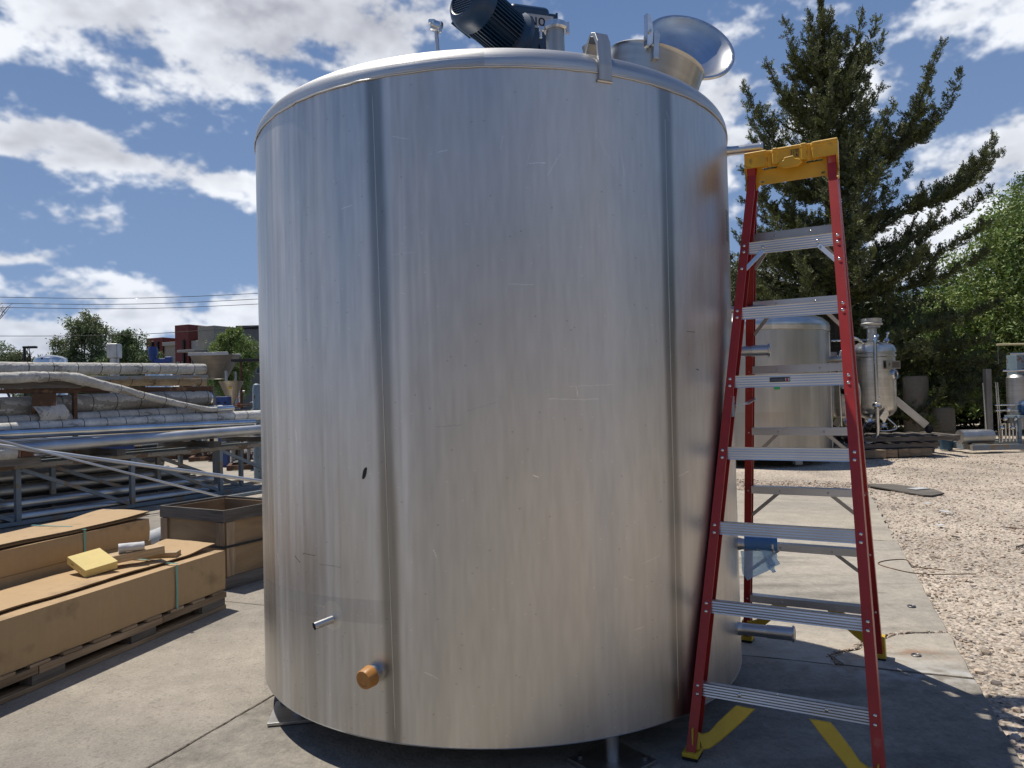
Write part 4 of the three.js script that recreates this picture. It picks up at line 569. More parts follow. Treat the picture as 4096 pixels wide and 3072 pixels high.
// rack frame: s along the pipes (away to the right), l behind, h up
const RO = V(-4.691, 0, -11.85), ra = V(0.4848, 0, -0.8746), rb = V(-0.8746, 0, -0.4848), RP = (s, l, h) => RO.clone().addScaledVector(ra, s).addScaledVector(rb, l).setY(h);
{
  const tr = (name, label, l, s0, s1, posts, rail, diag, mp, top = 0.74) => { // truss with posts, rails and diagonals
    const o = thing(name, label, 'pipe rack', RP(0, l, 0).toArray()), q = (s, h) => RP(s, 0, h).sub(RO);
    mesh('top_rail', bar(q(s0, top), q(s1, top), 0.055, 0.055), rail, o); mesh('bottom_rail', bar(q(s0, 0.04), q(s1, 0.04), 0.05, 0.05), mp, o);
    for (const s of posts) mesh('post', bar(q(s, 0.066), q(s, top - 0.0285), 0.06, 0.06, ra), mp, o);
    for (const [a, b] of diag) mesh('diagonal', bar(q(a + 0.04, top - 0.04), q(b - 0.05, 0.08), 0.05, 0.034, V(0, 1, 0).cross(ra)), mp, o); return o; };
  tr('rack_truss', 'grey blue painted truss along the near side of the pipe rack', 0, -4.6, 1.6, [-4.5, -3.03, -1.51, 0, 1.5], matRail, [[-4.5, -3.03], [-3.03, -1.51], [-1.51, 0], [0, 1.5]], matRackPaint);
  tr('rack_truss', 'shaded middle truss inside the pipe rack', 0.55, -4.6, 1.3, [-4.2, -2.7, -1.2, 0.35], matRackPaint, [[-4.2, -2.7], [-2.7, -1.2], [-1.2, 0.35]], matRackPaint);
  tr('rack_truss', 'far truss at the back of the pipe rack', 1.1, -4.6, 1.3, [-4.4, -2.9, -1.4, 0.1], matRackPaint, [[-4.4, -2.9], [-2.9, -1.4], [-1.4, 0.1]], matRackPaint);
  const cross = [[-3.3, 'leftmost'], [-1.75, 'middle'], [-0.15, 'right'], [1.1, 'far']];
  for (const [s, w] of cross) { const o = thing('rack_bearer', `${w} timber bearer laid across the lower pipe rack`, 'timber', RP(s, -0.02, 0.82).toArray()); mesh('beam', bar(RP(0, -0.12, 0).sub(RO), RP(0, 1.25, 0).sub(RO), 0.13, 0.085, V(0, 1, 0)), matOld[1], o); }
  tr('rack_truss', 'lower inner truss between the near side and the middle of the rack', 0.28, -4.6, 0.9, [-4.0, -2.45, -0.9, 0.65], matRail, [[-4.0, -2.45], [-2.45, -0.9], [-0.9, 0.65]], matRackPaint, 0.70);
  // timber and red block at the left front
  { const o = thing('timber_beam', 'grey squared timber on the rack rail at the left edge', 'timber', RP(-3.3, -0.10, 0.815).toArray()); mesh('beam', bar(RP(-0.9, -0.09, 0).sub(RO).setY(0), RP(0.42, -0.09, 0).sub(RO).setY(0), 0.12, 0.10, V(0, 1, 0)), matOld[2], o);
    const r = thing('wood_chock', 'reddish wood chock wedged on the grey timber', 'wood block', RP(-3.06, -0.19, 0.875).toArray()); mesh('wedge', prism([[-0.075, 0], [0.075, 0], [0.045, 0.085], [-0.045, 0.085]], 0.10, 0.003).rotateY(Math.atan2(-ra.z, ra.x)).translate(0, 0, 0.0), W(woodTex([0.27, 0.12, 0.07], [0.17, 0.075, 0.045], 170)), r); }
  const pipe = (name, label, l, s0, s1, h0, h1, r, mat, opt = {}) => {
    const o = thing(name, label, 'pipe', RP(s0, l, h0).toArray(), 0, opt.group), d = RP(s1, l, h1).sub(RP(s0, l, h0)), L = d.length(), n = opt.rough ? 60 : 10, g = new THREE.CylinderGeometry(r, r, L, opt.rough ? 28 : 24, n, !!opt.hollow), q = g.attributes.position, uv = g.attributes.uv;
    for (let i = 0; i < q.count; i++) { if (opt.rough) { const x = q.getX(i), y = q.getY(i), z = q.getZ(i), k = 1 + (f3(x * 9 + s0, y * 5, z * 9 + l * 7, 3) - 0.5) * opt.rough; q.setX(i, x * k); q.setZ(i, z * k - (opt.sag || 0) * (1 - (2 * y / L) ** 2)); } uv.setXY(i, uv.getY(i) * L, uv.getX(i) * 6.28 * r); }
    g.computeVertexNormals(); const B = basis(d); g.translate(0, L / 2, 0).applyMatrix4(B); const body = mesh(opt.rough ? 'jacket' : 'tube', g, mat, o);
    if (opt.hollow) { mesh('bore', new THREE.CylinderGeometry(r * 0.94, r * 0.94, L - 0.004, 24, 1, true).translate(0, L / 2, 0).applyMatrix4(B), matDarkSteel, o); mesh('end_ring', [0.001, L - 0.001].map((y) => new THREE.TorusGeometry(r * 0.97, r * 0.03, 6, 24).rotateX(Math.PI / 2).translate(0, y, 0).applyMatrix4(B))[1], mat, o); }
    if (opt.bands) for (let y = opt.bands * 0.6; y < L - 0.05; y += opt.bands * (0.85 + 0.3 * hash3(Math.round(y * 50), Math.round(l * 100), 3))) { const t = new THREE.TorusGeometry(r * 1.012, 0.0042, 5, 26).rotateX(Math.PI / 2 + 0.12).translate(0, y, 0).applyMatrix4(B); mesh('lap_band', t, matBand, body); }
    if (opt.cap) mesh('end_cap', ring([[0.001, L + opt.cap], [r * 0.5, L + opt.cap * 0.9], [r * 0.9, L + opt.cap * 0.45], [r * 0.99, L - 0.25], [r * 0.985, L - 0.28]], 28).applyMatrix4(B), matPolished, o);
    return o;
  };
  const G0 = {};
  pipe('insulated_pipe', 'uppermost white insulated pipe on top of the rack pile', 0.6, -4.4, 0.2, 1.96, 2.04, 0.085, matWrap[0], { rough: 0.10, bands: 0.33 });
  pipe('brown_pipe', 'brown stained wrapped pipe lying under the grey channel', 0.82, -4, 0.38, 1.83, 1.84, 0.075, matWrap[2], { rough: 0.08, bands: 0.4 });
  pipe('insulated_pipe', 'thick insulated pipe with a shiny rounded end', 0.55, -4.4, 0.2, 1.44, 1.555, 0.135, matWrap[0], { rough: 0.04, bands: 0.38, cap: 0.09 });
  pipe('insulated_pipe', 'insulated pipe lying below the thick one in shade', 0.38, -4.4, 0.36, 1.262, 1.345, 0.085, matWrap[0], { rough: 0.05, bands: 0.3, cap: 0.02 });
  pipe('insulated_pipe', 'bright white insulated pipe running behind the silver pipes', 0.25, -4.4, 2.0, 1.19, 1.25, 0.083, matWrap[1], { rough: 0.07, bands: 0.3 });
  pipe('steel_pipe', 'blue reflecting polished pipe behind the front silver pipe', 0.10, -4.4, 0.78, 1.15, 1.12, 0.064, matPolished, { hollow: true });
  pipe('thin_pipe', 'thin bright pipe just above the front silver pipe', 0.06, -4.4, -0.6, 1.07, 1.04, 0.016, matGalv);
  pipe('steel_pipe', 'long silver pipe nearest the camera on the rack', -0.02, -4.0, 2.2, 0.945, 1.02, 0.076, matGalv, { hollow: true });
  pipe('steel_pipe', 'large dull pipe ending at the left edge behind the wood chock', -0.22, -5.2, -3.17, 0.935, 0.93, 0.083, matWrap[0], { rough: 0.03 });
  pipe('steel_pipe', 'hidden pipe resting on the bearers behind the silver pipe', 0.34, -4.2, 1.6, 0.955, 0.965, 0.075, matGalv, { hollow: true });
  [0.5, 0.92, 1.08].forEach((l, i) => pipe('steel_pipe', ['added dull pipe in the middle of the lower deck', 'added dull pipe near the back of the lower deck', 'hindmost added dull pipe on the lower deck'][i], l, -4.4, 0.9, 0.955, 0.96, 0.078, matSteelDull, {}));  // hidden pipes added on the deck to keep light out of the rack
  pipe('steel_pipe', 'rusty pipe resting at the back of the lower deck', 0.75, -4.2, 1.0, 0.96, 0.965, 0.08, matWrap[2], {});
  // lower stack on the ground, seen through the truss
  const low = [[0.15, 0.085, 0.09], [0.36, 0.09, 0.15], [0.58, 0.10, 0.1], [0.83, 0.1, -0.1], [0.25, 0.245, 0.02], [0.47, 0.26, -0.12], [0.71, 0.275, -0.28], [0.37, 0.41, -0.3], [0.6, 0.43, -0.5], [0.95, 0.27, -0.6]];
  low.push([1.1, 0.09, -0.3], [1.35, 0.09, -0.5], [1.22, 0.25, -0.7], [0.84, 0.44, -0.8], [0.72, 0.59, -1.0], [0.48, 0.58, -0.7]);
  low.forEach(([l, h, e], i) => pipe('steel_pipe', 'silver pipe in the stack on the ground inside the rack', l, -4.6, e, h, h, 0.08 - (i % 3) * 0.006, i % 2 ? matSteelDull : matSteel, { hollow: true, group: 'pipes stacked on the ground inside the rack' }));
  // channel beam
  { const o = thing('channel_beam', 'long grey steel channel under the uppermost pipe', 'steel beam', RP(-2.9, 0.45, 1.86).toArray()), d = RP(3.02, 0, 0.065).sub(RO); mesh('web', bar(V(0, 0, 0), d, 0.12, 0.012), matRackPaint, o); for (const s of [-1, 1]) mesh('flange', bar(rb.clone().multiplyScalar(s * 0.054).add(V(0, -0.02, 0)), d.clone().addScaledVector(rb, s * 0.054).add(V(0, -0.02, 0)), 0.01, 0.05), matRackPaint, o); }
  // upper rusty frame
  { const o = thing('steel_support', 'rusty brown steel frame stacked above the lower pipes', 'steel frame', RO.toArray()), q = (s, l, h) => RP(s, l, h).sub(RO);
    mesh('rail', bar(q(-4.2, 0.30, 1.683), q(-2.1, 0.30, 1.677), 0.05, 0.055), matRust, o); mesh('rail', bar(q(-2.6, 0.5, 1.715), q(0.27, 0.5, 1.705), 0.05, 0.055), matRust, o); mesh('rail', bar(q(-4.2, 1.15, 1.70), q(0.3, 1.15, 1.70), 0.05, 0.055), matRust, o);
    for (const [s, l, b] of [[-2.13, 0.30, 0.80], [-0.1, 0.5, 0.8], [0.25, 0.5, 0.8], [-3.9, 0.3, 0.8], [-2.1, 1.15, 0.8], [0.25, 1.15, 0.8]]) mesh('post', bar(q(s, l, b), q(s, l, l === 0.3 ? 1.65 : 1.678), 0.05, 0.05, ra), matRust, o);
    for (const s of [-2.13, 0.25]) mesh('cross_member', bar(q(s, l0(s), 1.74), q(s, 1.2, 1.74), 0.05, 0.03), matRust, o); function l0(s) { return s < -1 ? 0.27 : 0.47; }
    mesh('hanging_plate', [box(0.30, 0.26, 0.012, 0, 0, 0, 0.002).rotateX(0.12).rotateY(Math.atan2(-ra.z, ra.x)).translate(...q(-2.55, 0.27, 1.52).toArray())], matRust, o);
    const t = thing('timber_beam', 'dark timber beam on the rusty upper frame', 'timber', RP(-2.1, 0.30, 1.765).toArray()); mesh('beam', bar(RP(-2.2, 0, 0).sub(RO), RP(0.03, 0, 0).sub(RO), 0.12, 0.10), matOld[1], t); }
  // torn flap of jacket hanging from the frame
  { const P = [], I = [], n = 8; for (let i = 0; i <= n; i++) for (let j = 0; j <= n; j++) { const u = i / n, v = j / n, q = RP(-2.72 + u * 0.42 + v * 0.12, 0.33 - 0.12 * Math.sin(v * 2.6) + (f3(u * 3, v * 3, 2, 2) - 0.5) * 0.06, 1.54 - v * 0.28 - u * v * 0.06 + (j === n ? (hash3(i, 3, 3) - 0.5) * 0.05 : 0)); P.push(q.x, q.y, q.z); } for (let i = 0; i < n; i++) for (let j = 0; j < n; j++) { const a = i * (n + 1) + j; I.push(a, a + n + 1, a + 1, a + 1, a + n + 1, a + n + 2); } const g = new THREE.BufferGeometry(); g.setAttribute('position', new THREE.Float32BufferAttribute(P, 3)); g.setIndex(I); g.computeVertexNormals(); const m = mesh('torn_jacket', uvBox(g), Std({ map: wrapMap, roughness: 0.95, side: THREE.DoubleSide })); tag(m, 'torn flap of pipe jacket hanging below the rusty frame', 'scrap'); }
  // snapped insulated pipe: level, then dropping to the right
  { const pts = [[-4.4, 1.80], [-3.09, 1.846], [-2.4, 1.87], [-2.12, 1.835], [-1.05, 1.575], [-0.3, 1.41], [-0.05, 1.372], [0.17, 1.362]].map(([s, h]) => RP(s, 0.2, h)), o = thing('broken_pipe', 'snapped insulated pipe sagging down across the rack', 'pipe', pts[0].toArray()), c = new THREE.CatmullRomCurve3(pts.map((p) => p.clone().sub(pts[0])), false, 'centripetal'), g = new THREE.TubeGeometry(c, 110, 0.068, 22, false), q = g.attributes.position, uv = g.attributes.uv;
    for (let i = 0; i < q.count; i++) { const t = Math.floor(i / 23) / 110, C = c.getPointAt(t), k = lerp(1.0, 0.6, sstep(0.45, 1, t)) * (1 + (f3(q.getX(i) * 7, q.getY(i) * 7, q.getZ(i) * 7, 3) - 0.5) * (0.35 + 0.4 * Math.exp(-(((t - 0.5) / 0.09) ** 2)))); q.setXYZ(i, C.x + (q.getX(i) - C.x) * k, C.y + (q.getY(i) - C.y) * k, C.z + (q.getZ(i) - C.z) * k); uv.setXY(i, uv.getX(i) * 5, uv.getY(i) * 0.43); } g.computeVertexNormals(); mesh('jacket', g, matWrap[0], o);
    for (const t of [0.15, 0.27, 0.4, 0.62, 0.7, 0.78, 0.86]) { const C = c.getPointAt(t), T = c.getTangentAt(t), k = lerp(1.0, 0.6, sstep(0.45, 1, t)); mesh('lap_band', new THREE.TorusGeometry(0.07 * k, 0.004, 5, 20).rotateX(Math.PI / 2).applyMatrix4(basis(T)).translate(C.x, C.y, C.z), matBand, o); }
    const e0 = RP(0.1, 0.2, 1.365).sub(pts[0]), e1 = RP(0.45, 0.22, 1.375).sub(pts[0]); mesh('bare_end', rod(e0, e1, 0.05, 20), matPolished, o); }
  // two tubes leaning from the rack to the ground on the near side
  const lean = (label, a, b, r) => { const o = thing('leaning_tube', label, 'tube', a.toArray()), d = b.clone().sub(a); mesh('tube', rod(V(0, 0, 0), d, r, 16), matGalv, o); };
  lean('thin bare tube leaning steeply against the rack truss', RP(-3.75, -0.18, 1.23), RP(-0.55, -1.05, 0.025), 0.016);
  lean('thicker bare tube leaning beside the thin one', RP(-3.6, -0.20, 1.08), RP(1.0, -0.95, 0.03), 0.028);
  // square tubes on the ground beside the crate
  for (const [l, h, w] of [[-0.55, 0.026, 'nearer'], [-0.42, 0.026, 'farther']]) { const o = thing('ground_tube', `${w} square steel tube on the ground behind the crate`, 'steel tube', RP(-0.9, l, h).toArray()); mesh('tube', bar(V(0, 0, 0), RP(3.2, 0.1, 0).sub(RO), 0.05, 0.05), matRackPaint, o); }
  { const o = thing('ribbed_sheet', 'brown ribbed sheet standing inside the rack', 'sheet', RP(-1.3, 0.95, 0.5).toArray(), Math.atan2(-ra.z, ra.x)); for (let k = 0; k < 22; k++) mesh('rib', box(0.03, 0.24, 0.014, k * 0.042 - 0.45, 0.08, (k % 2) * 0.012, 0.002), matCard, o); }
}
// ================================================================ LEFT BACKGROUND
{
  // two-storey building, red and tan bays, about 70 m off; its front recedes to the left
  const bd = thing('office_building', 'two storey building with red and tan bays beyond the trees', 'building', [-36.8, 0, -75]);
  const red = paint([0.24, 0.055, 0.05], 701, 0.85), tan = paint([0.46, 0.43, 0.35], 705, 0.88), pale = paint([0.55, 0.53, 0.47], 709, 0.88), grey = paint([0.28, 0.27, 0.24], 713, 0.88), glass = Std({ color: lin(0.05, 0.075, 0.09), roughness: 0.12, metalness: 0.2 });
  const KX = 0.78, wall = (x0, x1, y1, z, d, mat, name = 'bay') => mesh(name, box((x1 - x0) * KX, y1, d, (x0 + x1) / 2 * KX, y1 / 2, z - d / 2, 0.03), mat, bd);
  const win = (par, x, y, w, h, z) => { x *= KX; w *= 0.9; const f = mesh('window', box(w, h, 0.12, x, y, z + 0.02, 0), pale, par); for (let r = 0; r < 3; r++) mesh('pane', box(w - 0.22, h / 3 - 0.16, 0.05, x, y - h / 3 + r * h / 3, z + 0.075, 0), glass, f); };
  const b0 = wall(-2.2, -0.1, 6.2, -0.6, 8, pale); void b0;
  const b1 = wall(0, 3.0, 8.15, 0.2, 9, red); for (const x of [0.9, 1.6, 2.2]) win(b1, x, 3.6, 0.42, 3.0, 0.2);
  const b2 = wall(3.0, 5.4, 7.6, 0, 9, tan); for (const x of [3.45, 4.25, 5.05]) win(b2, x, 3.7, 0.42, 3.4, 0); mesh('cornice', box(1.85, 0.35, 0.3, 4.2 * KX, 7.45, 0.1, 0.02), pale, b2);
  const b3 = wall(5.4, 7.8, 9.2, 0.3, 9, red); for (const x of [6.0, 6.9]) win(b3, x, 3.8, 0.45, 3.6, 0.3);
  const b4 = wall(7.8, 9.2, 7.6, 0, 9, pale); win(b4, 8.4, 4.6, 0.9, 3.0, 0); mesh('canopy', box(2.4, 0.22, 1.4, 9.2 * KX, 6.5, 0.9, 0.02), pale, b4);
  const b5 = wall(9.2, 12.0, 8.9, 0.15, 9, tan); for (const x of [10.4, 11.2]) win(b5, x, 4.2, 0.5, 3.2, 0.15);
  for (const x of [1.3, 2.3, 7.1]) mesh('downpipe', box(0.2, 6.6, 0.2, x * KX, 4.4, x > 5 ? 0.42 : 0.32, 0), matBlack, x > 5 ? b3 : b1);
  bd.rotation.y = -0.44;
  { const o = thing('grey_building', 'plain grey flat roofed building beside the big tank edge', 'building', [-19.4, 0, -66]); const w = mesh('wall', box(10, 8.0, 3, 0, 4.0, -1.5, 0.03), grey, o); mesh('roof_edge', box(10.2, 0.3, 3.2, 0, 8.15, -1.5, 0.02), matBlack, w); for (let k = 0; k < 3; k++) { const f = mesh('window', box(1.6, 0.9, 0.12, -2.6 + k * 2.6, 4.4, 0.03, 0), pale, w); mesh('pane', box(1.4, 0.7, 0.05, -2.6 + k * 2.6, 4.4, 0.08, 0), glass, f); } }
  // wires from pole to pole
  const wire = (label, y0, y1, z, sag = 0.5) => { const m = mesh('overhead_wire', tube([V(-44, y0, z), V(-30, lerp(y0, y1, 0.38) - sag * 0.6, z), V(-20, lerp(y0, y1, 0.6) - sag, z), V(-8, y1, z)], 0.016, 24, 5), matBlack); tag(m, label, 'wire', 'overhead wires'); };
  wire('highest overhead wire crossing the sky at left', 8.1, 7.5, -40); wire('second overhead wire just below the highest', 7.75, 7.2, -40); wire('third overhead wire close under the second', 7.62, 7.0, -40.6); wire('lowest overhead wire close above the trees', 5.6, 5.9, -40);
  { const o = thing('lamp_pole', 'dark lamp pole among the trees at the far left', 'lamp post', [-26.3, 0, -40]); mesh('pole', rod(V(0, 0, 0), V(0, 4.7, 0), 0.07, 10), matBlack, o); mesh('lamp_head', box(0.7, 0.12, 0.25, 0.3, 4.72, 0, 0.03), matBlack, o); }
  // tank dome behind the pipes
  { const o = thing('domed_tank', 'pale domed tank showing behind the top pipe at left', 'tank', [-15.55, 0, -25]); mesh('shell', ring([[0.5, 0], [0.5, 3.02], [0.47, 3.1], [0.35, 3.17], [0.15, 3.21], [0.001, 3.22]], 40), matPolished, o); mesh('manhole', box(0.06, 0.06, 0.02, 0, 3.08, 0.48), matBlack, o); }
  // blue motor on a small vessel
  { const o = thing('mixer_vessel', 'shiny vessel with a bright blue motor behind the pipes', 'mixer', [-11.9, 0, -25]); mesh('shell', ring([[0.42, 0], [0.42, 2.6], [0.36, 2.78], [0.15, 2.86], [0.001, 2.87]], 36), matPolished, o); const m = mesh('motor', [ring([[0.001, 2.95], [0.12, 2.95], [0.13, 3.12], [0.15, 3.14], [0.15, 3.34], [0.13, 3.41], [0.001, 3.42]], 18).translate(-0.2, 0, 0), box(0.5, 0.16, 0.16, 0.1, 2.93, 0, 0.03), box(0.24, 0.2, 0.2, 0.34, 2.97, 0, 0.04)], matBlue, o); mesh('support_post', rod(V(-0.2, 2.8, 0), V(-0.2, 3.0, 0), 0.05, 10), matBlue, m); }
  { const o = thing('vent_stack', 'small galvanised vent hood above the pipes', 'vent', [-13.4, 0, -25]); mesh('duct', rod(V(0, 0, 0), V(0, 3.05, 0), 0.14, 16), matSteelDull, o); mesh('hood', box(0.36, 0.5, 0.36, 0, 3.3, 0, 0.04), matSteelDull, o); }
  // big bin hopper
  { const o = thing('bin_hopper', 'wide grey sheet metal hopper bin behind the rack', 'hopper', [-8.8, 0, -22]); const h = new THREE.CylinderGeometry(0.80, 0.36, 0.72, 4, 1, true).rotateY(Math.PI / 4).scale(1, 1, 0.9).translate(0, 2.54, 0); mesh('funnel', uvBox(h), metal([0.42, 0.4, 0.36], 0.55, { side: THREE.DoubleSide }), o); mesh('rim', [-1, 1].map((s) => box(1.16, 0.09, 0.04, 0, 2.9, s * 0.51)), matSteelDull, o); for (const [x, z] of [[-0.5, -0.4], [0.5, -0.4], [-0.5, 0.4], [0.5, 0.4]]) mesh('leg', rod(V(x, 0, z), V(x * 0.9, 2.4, z * 0.9), 0.04, 8), matSteelDull, o); }
  // cone hopper with yellow label
  { const o = thing('cone_hopper', 'small steel feed cone with a yellow label', 'hopper', [-6.82, 0, -18]); mesh('cone', uvBox(new THREE.CylinderGeometry(0.30, 0.05, 0.58, 4, 1, true).rotateY(0.6).translate(0, 1.70, 0)), metal([0.62, 0.58, 0.5], 0.5, { side: THREE.DoubleSide }), o); mesh('stand', [rod(V(0, 0, 0), V(0, 1.42, 0), 0.06, 12), box(0.4, 0.04, 0.4, 0, 0.02, 0)], matSteelDull, o); mesh('yellow_label', box(0.09, 0.05, 0.004, 0.03, 1.82, 0.205), matYellow, o); }
  // blue machine
  { const o = thing('blue_machine', 'blue control cabinet with two dark knobs', 'machine', [-6.62, 0, -17]); mesh('cabinet', box(0.27, 0.42, 0.25, 0, 1.40, 0, 0.012), matBlue, o); for (const x of [-0.075, 0.075]) mesh('knob', new THREE.CylinderGeometry(0.026, 0.026, 0.03, 14).rotateX(1.57).translate(x, 1.47, 0.13), matBlack, o); mesh('white_label', box(0.2, 0.075, 0.004, 0, 1.3, 0.128), matWhite, o); mesh('pale_label', box(0.11, 0.04, 0.004, 0, 1.385, 0.128), matSkyBlue, o); mesh('pedestal', box(0.22, 1.19, 0.2, 0, 0.595, 0, 0.01), matBlue, o); }
  // black canopy beam on posts, light blue bollard, stored vessels and clutter
  { const o = thing('canopy_beam', 'dark horizontal beam on thin posts behind the rack', 'beam', [-6.3, 0, -18.6]); mesh('beam', box(2.2, 0.07, 0.25, 0.4, 2.52, 0), matBlack, o); for (const x of [-0.5, 0.5, 1.3]) mesh('post', rod(V(x, 0, 0), V(x, 2.49, 0), 0.035, 8), matRust, o); }
  { const o = thing('guard_post', 'pale blue guard post close to the tank edge', 'bollard', [-4.83, 0, -14]); mesh('post', ring([[0.075, 0], [0.075, 1.72], [0.06, 1.79], [0.03, 1.815], [0.001, 1.82]], 24), matSkyBlue, o); }
  { const o = thing('drum_motor', 'black capped motor on a stand beside the canopy beam', 'motor', [-5.9, 0, -17.6]); mesh('body', ring([[0.001, 1.75], [0.16, 1.75], [0.18, 1.8], [0.18, 1.86], [0.08, 1.9], [0.08, 2.12], [0.001, 2.12]], 20), matBlack, o); mesh('stand', [rod(V(-0.1, 0, 0), V(-0.06, 1.75, 0), 0.025, 8), rod(V(0.1, 0, 0), V(0.06, 1.75, 0), 0.025, 8)], matRust, o); }
  const drums = [[-5.2, -21, 0.7, 2.6], [-4.2, -22, 0.8, 2.75], [-6.6, -24, 0.7, 2.5]];
  drums.forEach(([x, z, r, h], i) => { const o = thing('stored_vessel', ['pale stored vessel just left of the big tank', 'white topped vessel hidden behind the big tank edge', 'stored vessel behind the canopy beam'][i], 'vessel', [x, 0, z]); mesh('shell', ring([[r, 0], [r, h - 0.25], [r * 0.92, h - 0.1], [r * 0.5, h], [0.001, h + 0.03]], 40), matSteel, o); for (const a of [0, 1, 2, 3, 4]) mesh('fitting', ring([[0.06, h - 0.1], [0.06, h + 0.08], [0.001, h + 0.08]], 10).translate(Math.cos(a * 1.3) * r * 0.6, 0, Math.sin(a * 1.3) * r * 0.6), matPolished, o); });
  // pump skids: frames, pipes, valves
  const skid = (x, z, seed, label) => { const o = thing('pump_skid', label, 'pump skid', [x, 0, z], 0.3), R = mulberry(seed), q = (a, b) => a + (b - a) * R(); mesh('base_frame', [box(1.5, 0.1, 0.08, 0, 0.06, 0.4), box(1.5, 0.1, 0.08, 0, 0.06, -0.4), box(0.08, 0.1, 0.72, 0.7, 0.06, 0), box(0.08, 0.1, 0.72, -0.7, 0.06, 0)], matRust, o);
    mesh('pump_barrel', ring([[0.001, -0.4], [0.16, -0.4], [0.18, -0.36], [0.18, 0.3], [0.14, 0.4], [0.001, 0.4]], 24).rotateZ(1.57).translate(0.1, 0.55, 0.1), pick([matSteel, matPolished, matSkyBlue]), o); for (const s of [-0.4, 0.5]) mesh('saddle', box(0.1, 0.4, 0.3, s * 0.6 + 0.1, 0.28, 0.1), matRust, o);
    for (let k = 0; k < 7; k++) { const px = q(-0.7, 0.7), pz = q(-0.4, 0.4), h = q(0.9, 2.0), m = pick([matSteel, matPolished, matRust, matDarkSteel]); const s = mesh('riser', [rod(V(px, 0.1, pz), V(px, h, pz), q(0.02, 0.045), 10), rod(V(px, h, pz), V(px + q(-0.5, 0.5), h, pz), 0.03, 10)], m, o); mesh('valve', [new THREE.CylinderGeometry(0.075, 0.075, 0.09, 14).rotateX(1.57).translate(px, h * 0.8, pz), box(0.03, 0.16, 0.03, px, h * 0.8 + 0.12, pz), new THREE.TorusGeometry(0.07, 0.012, 6, 14).rotateX(1.57).translate(px, h * 0.8 + 0.2, pz)], pick([matPolished, matBlue, matRust, matSteel, matRed]), s); }
    mesh('tray', box(1.2, 0.03, 0.7, 0, q(1.3, 1.6), 0), pick([matRust, matSteelDull]), o); };
  skid(-7.6, -19.3, 11, 'cluttered pump skid with valves behind the rack end'); skid(-6.0, -19.6, 12, 'pump skid with risers under the canopy beam'); skid(-5.6, -16.6, 13, 'pump skid with a steel barrel near the guard post'); skid(-8.9, -20, 14, 'rusty pump skid seen between the stacked pipes'); skid(-5.2, -18.2, 15, 'pump skid just behind the guard post');
  // low row of stored machines far left, mostly hidden by the pipes
  for (const [x, z, w, h, m, t] of [[-13.5, -19, 3.4, 1.45, matWhite, 'white trailer side showing under the rusty frame'], [-10.4, -18.4, 1.4, 1.55, matBlue, 'blue machine housing behind the stacked pipes'], [-11.8, -22, 2.2, 1.7, matSteelDull, 'grey machine cabinet behind the stacked pipes'], [-17, -21, 3.2, 1.5, matSkyBlue, 'pale blue machine bed far left behind the pipes']]) { const o = thing('machine_housing', t, 'machine', [x, 0, z]); mesh('housing', box(w, h - 0.25, 1.2, 0, 0.25 + (h - 0.25) / 2, 0, 0.04), m, o); mesh('plinth', box(w * 0.9, 0.25, 1, 0, 0.125, 0, 0.01), matBlack, o); for (let k = 0; k < 3; k++) mesh('door', box(w / 3 - 0.08, h - 0.5, 0.02, (k - 1) * w / 3, 0.25 + (h - 0.25) / 2, 0.61, 0.006), m, o); }
}
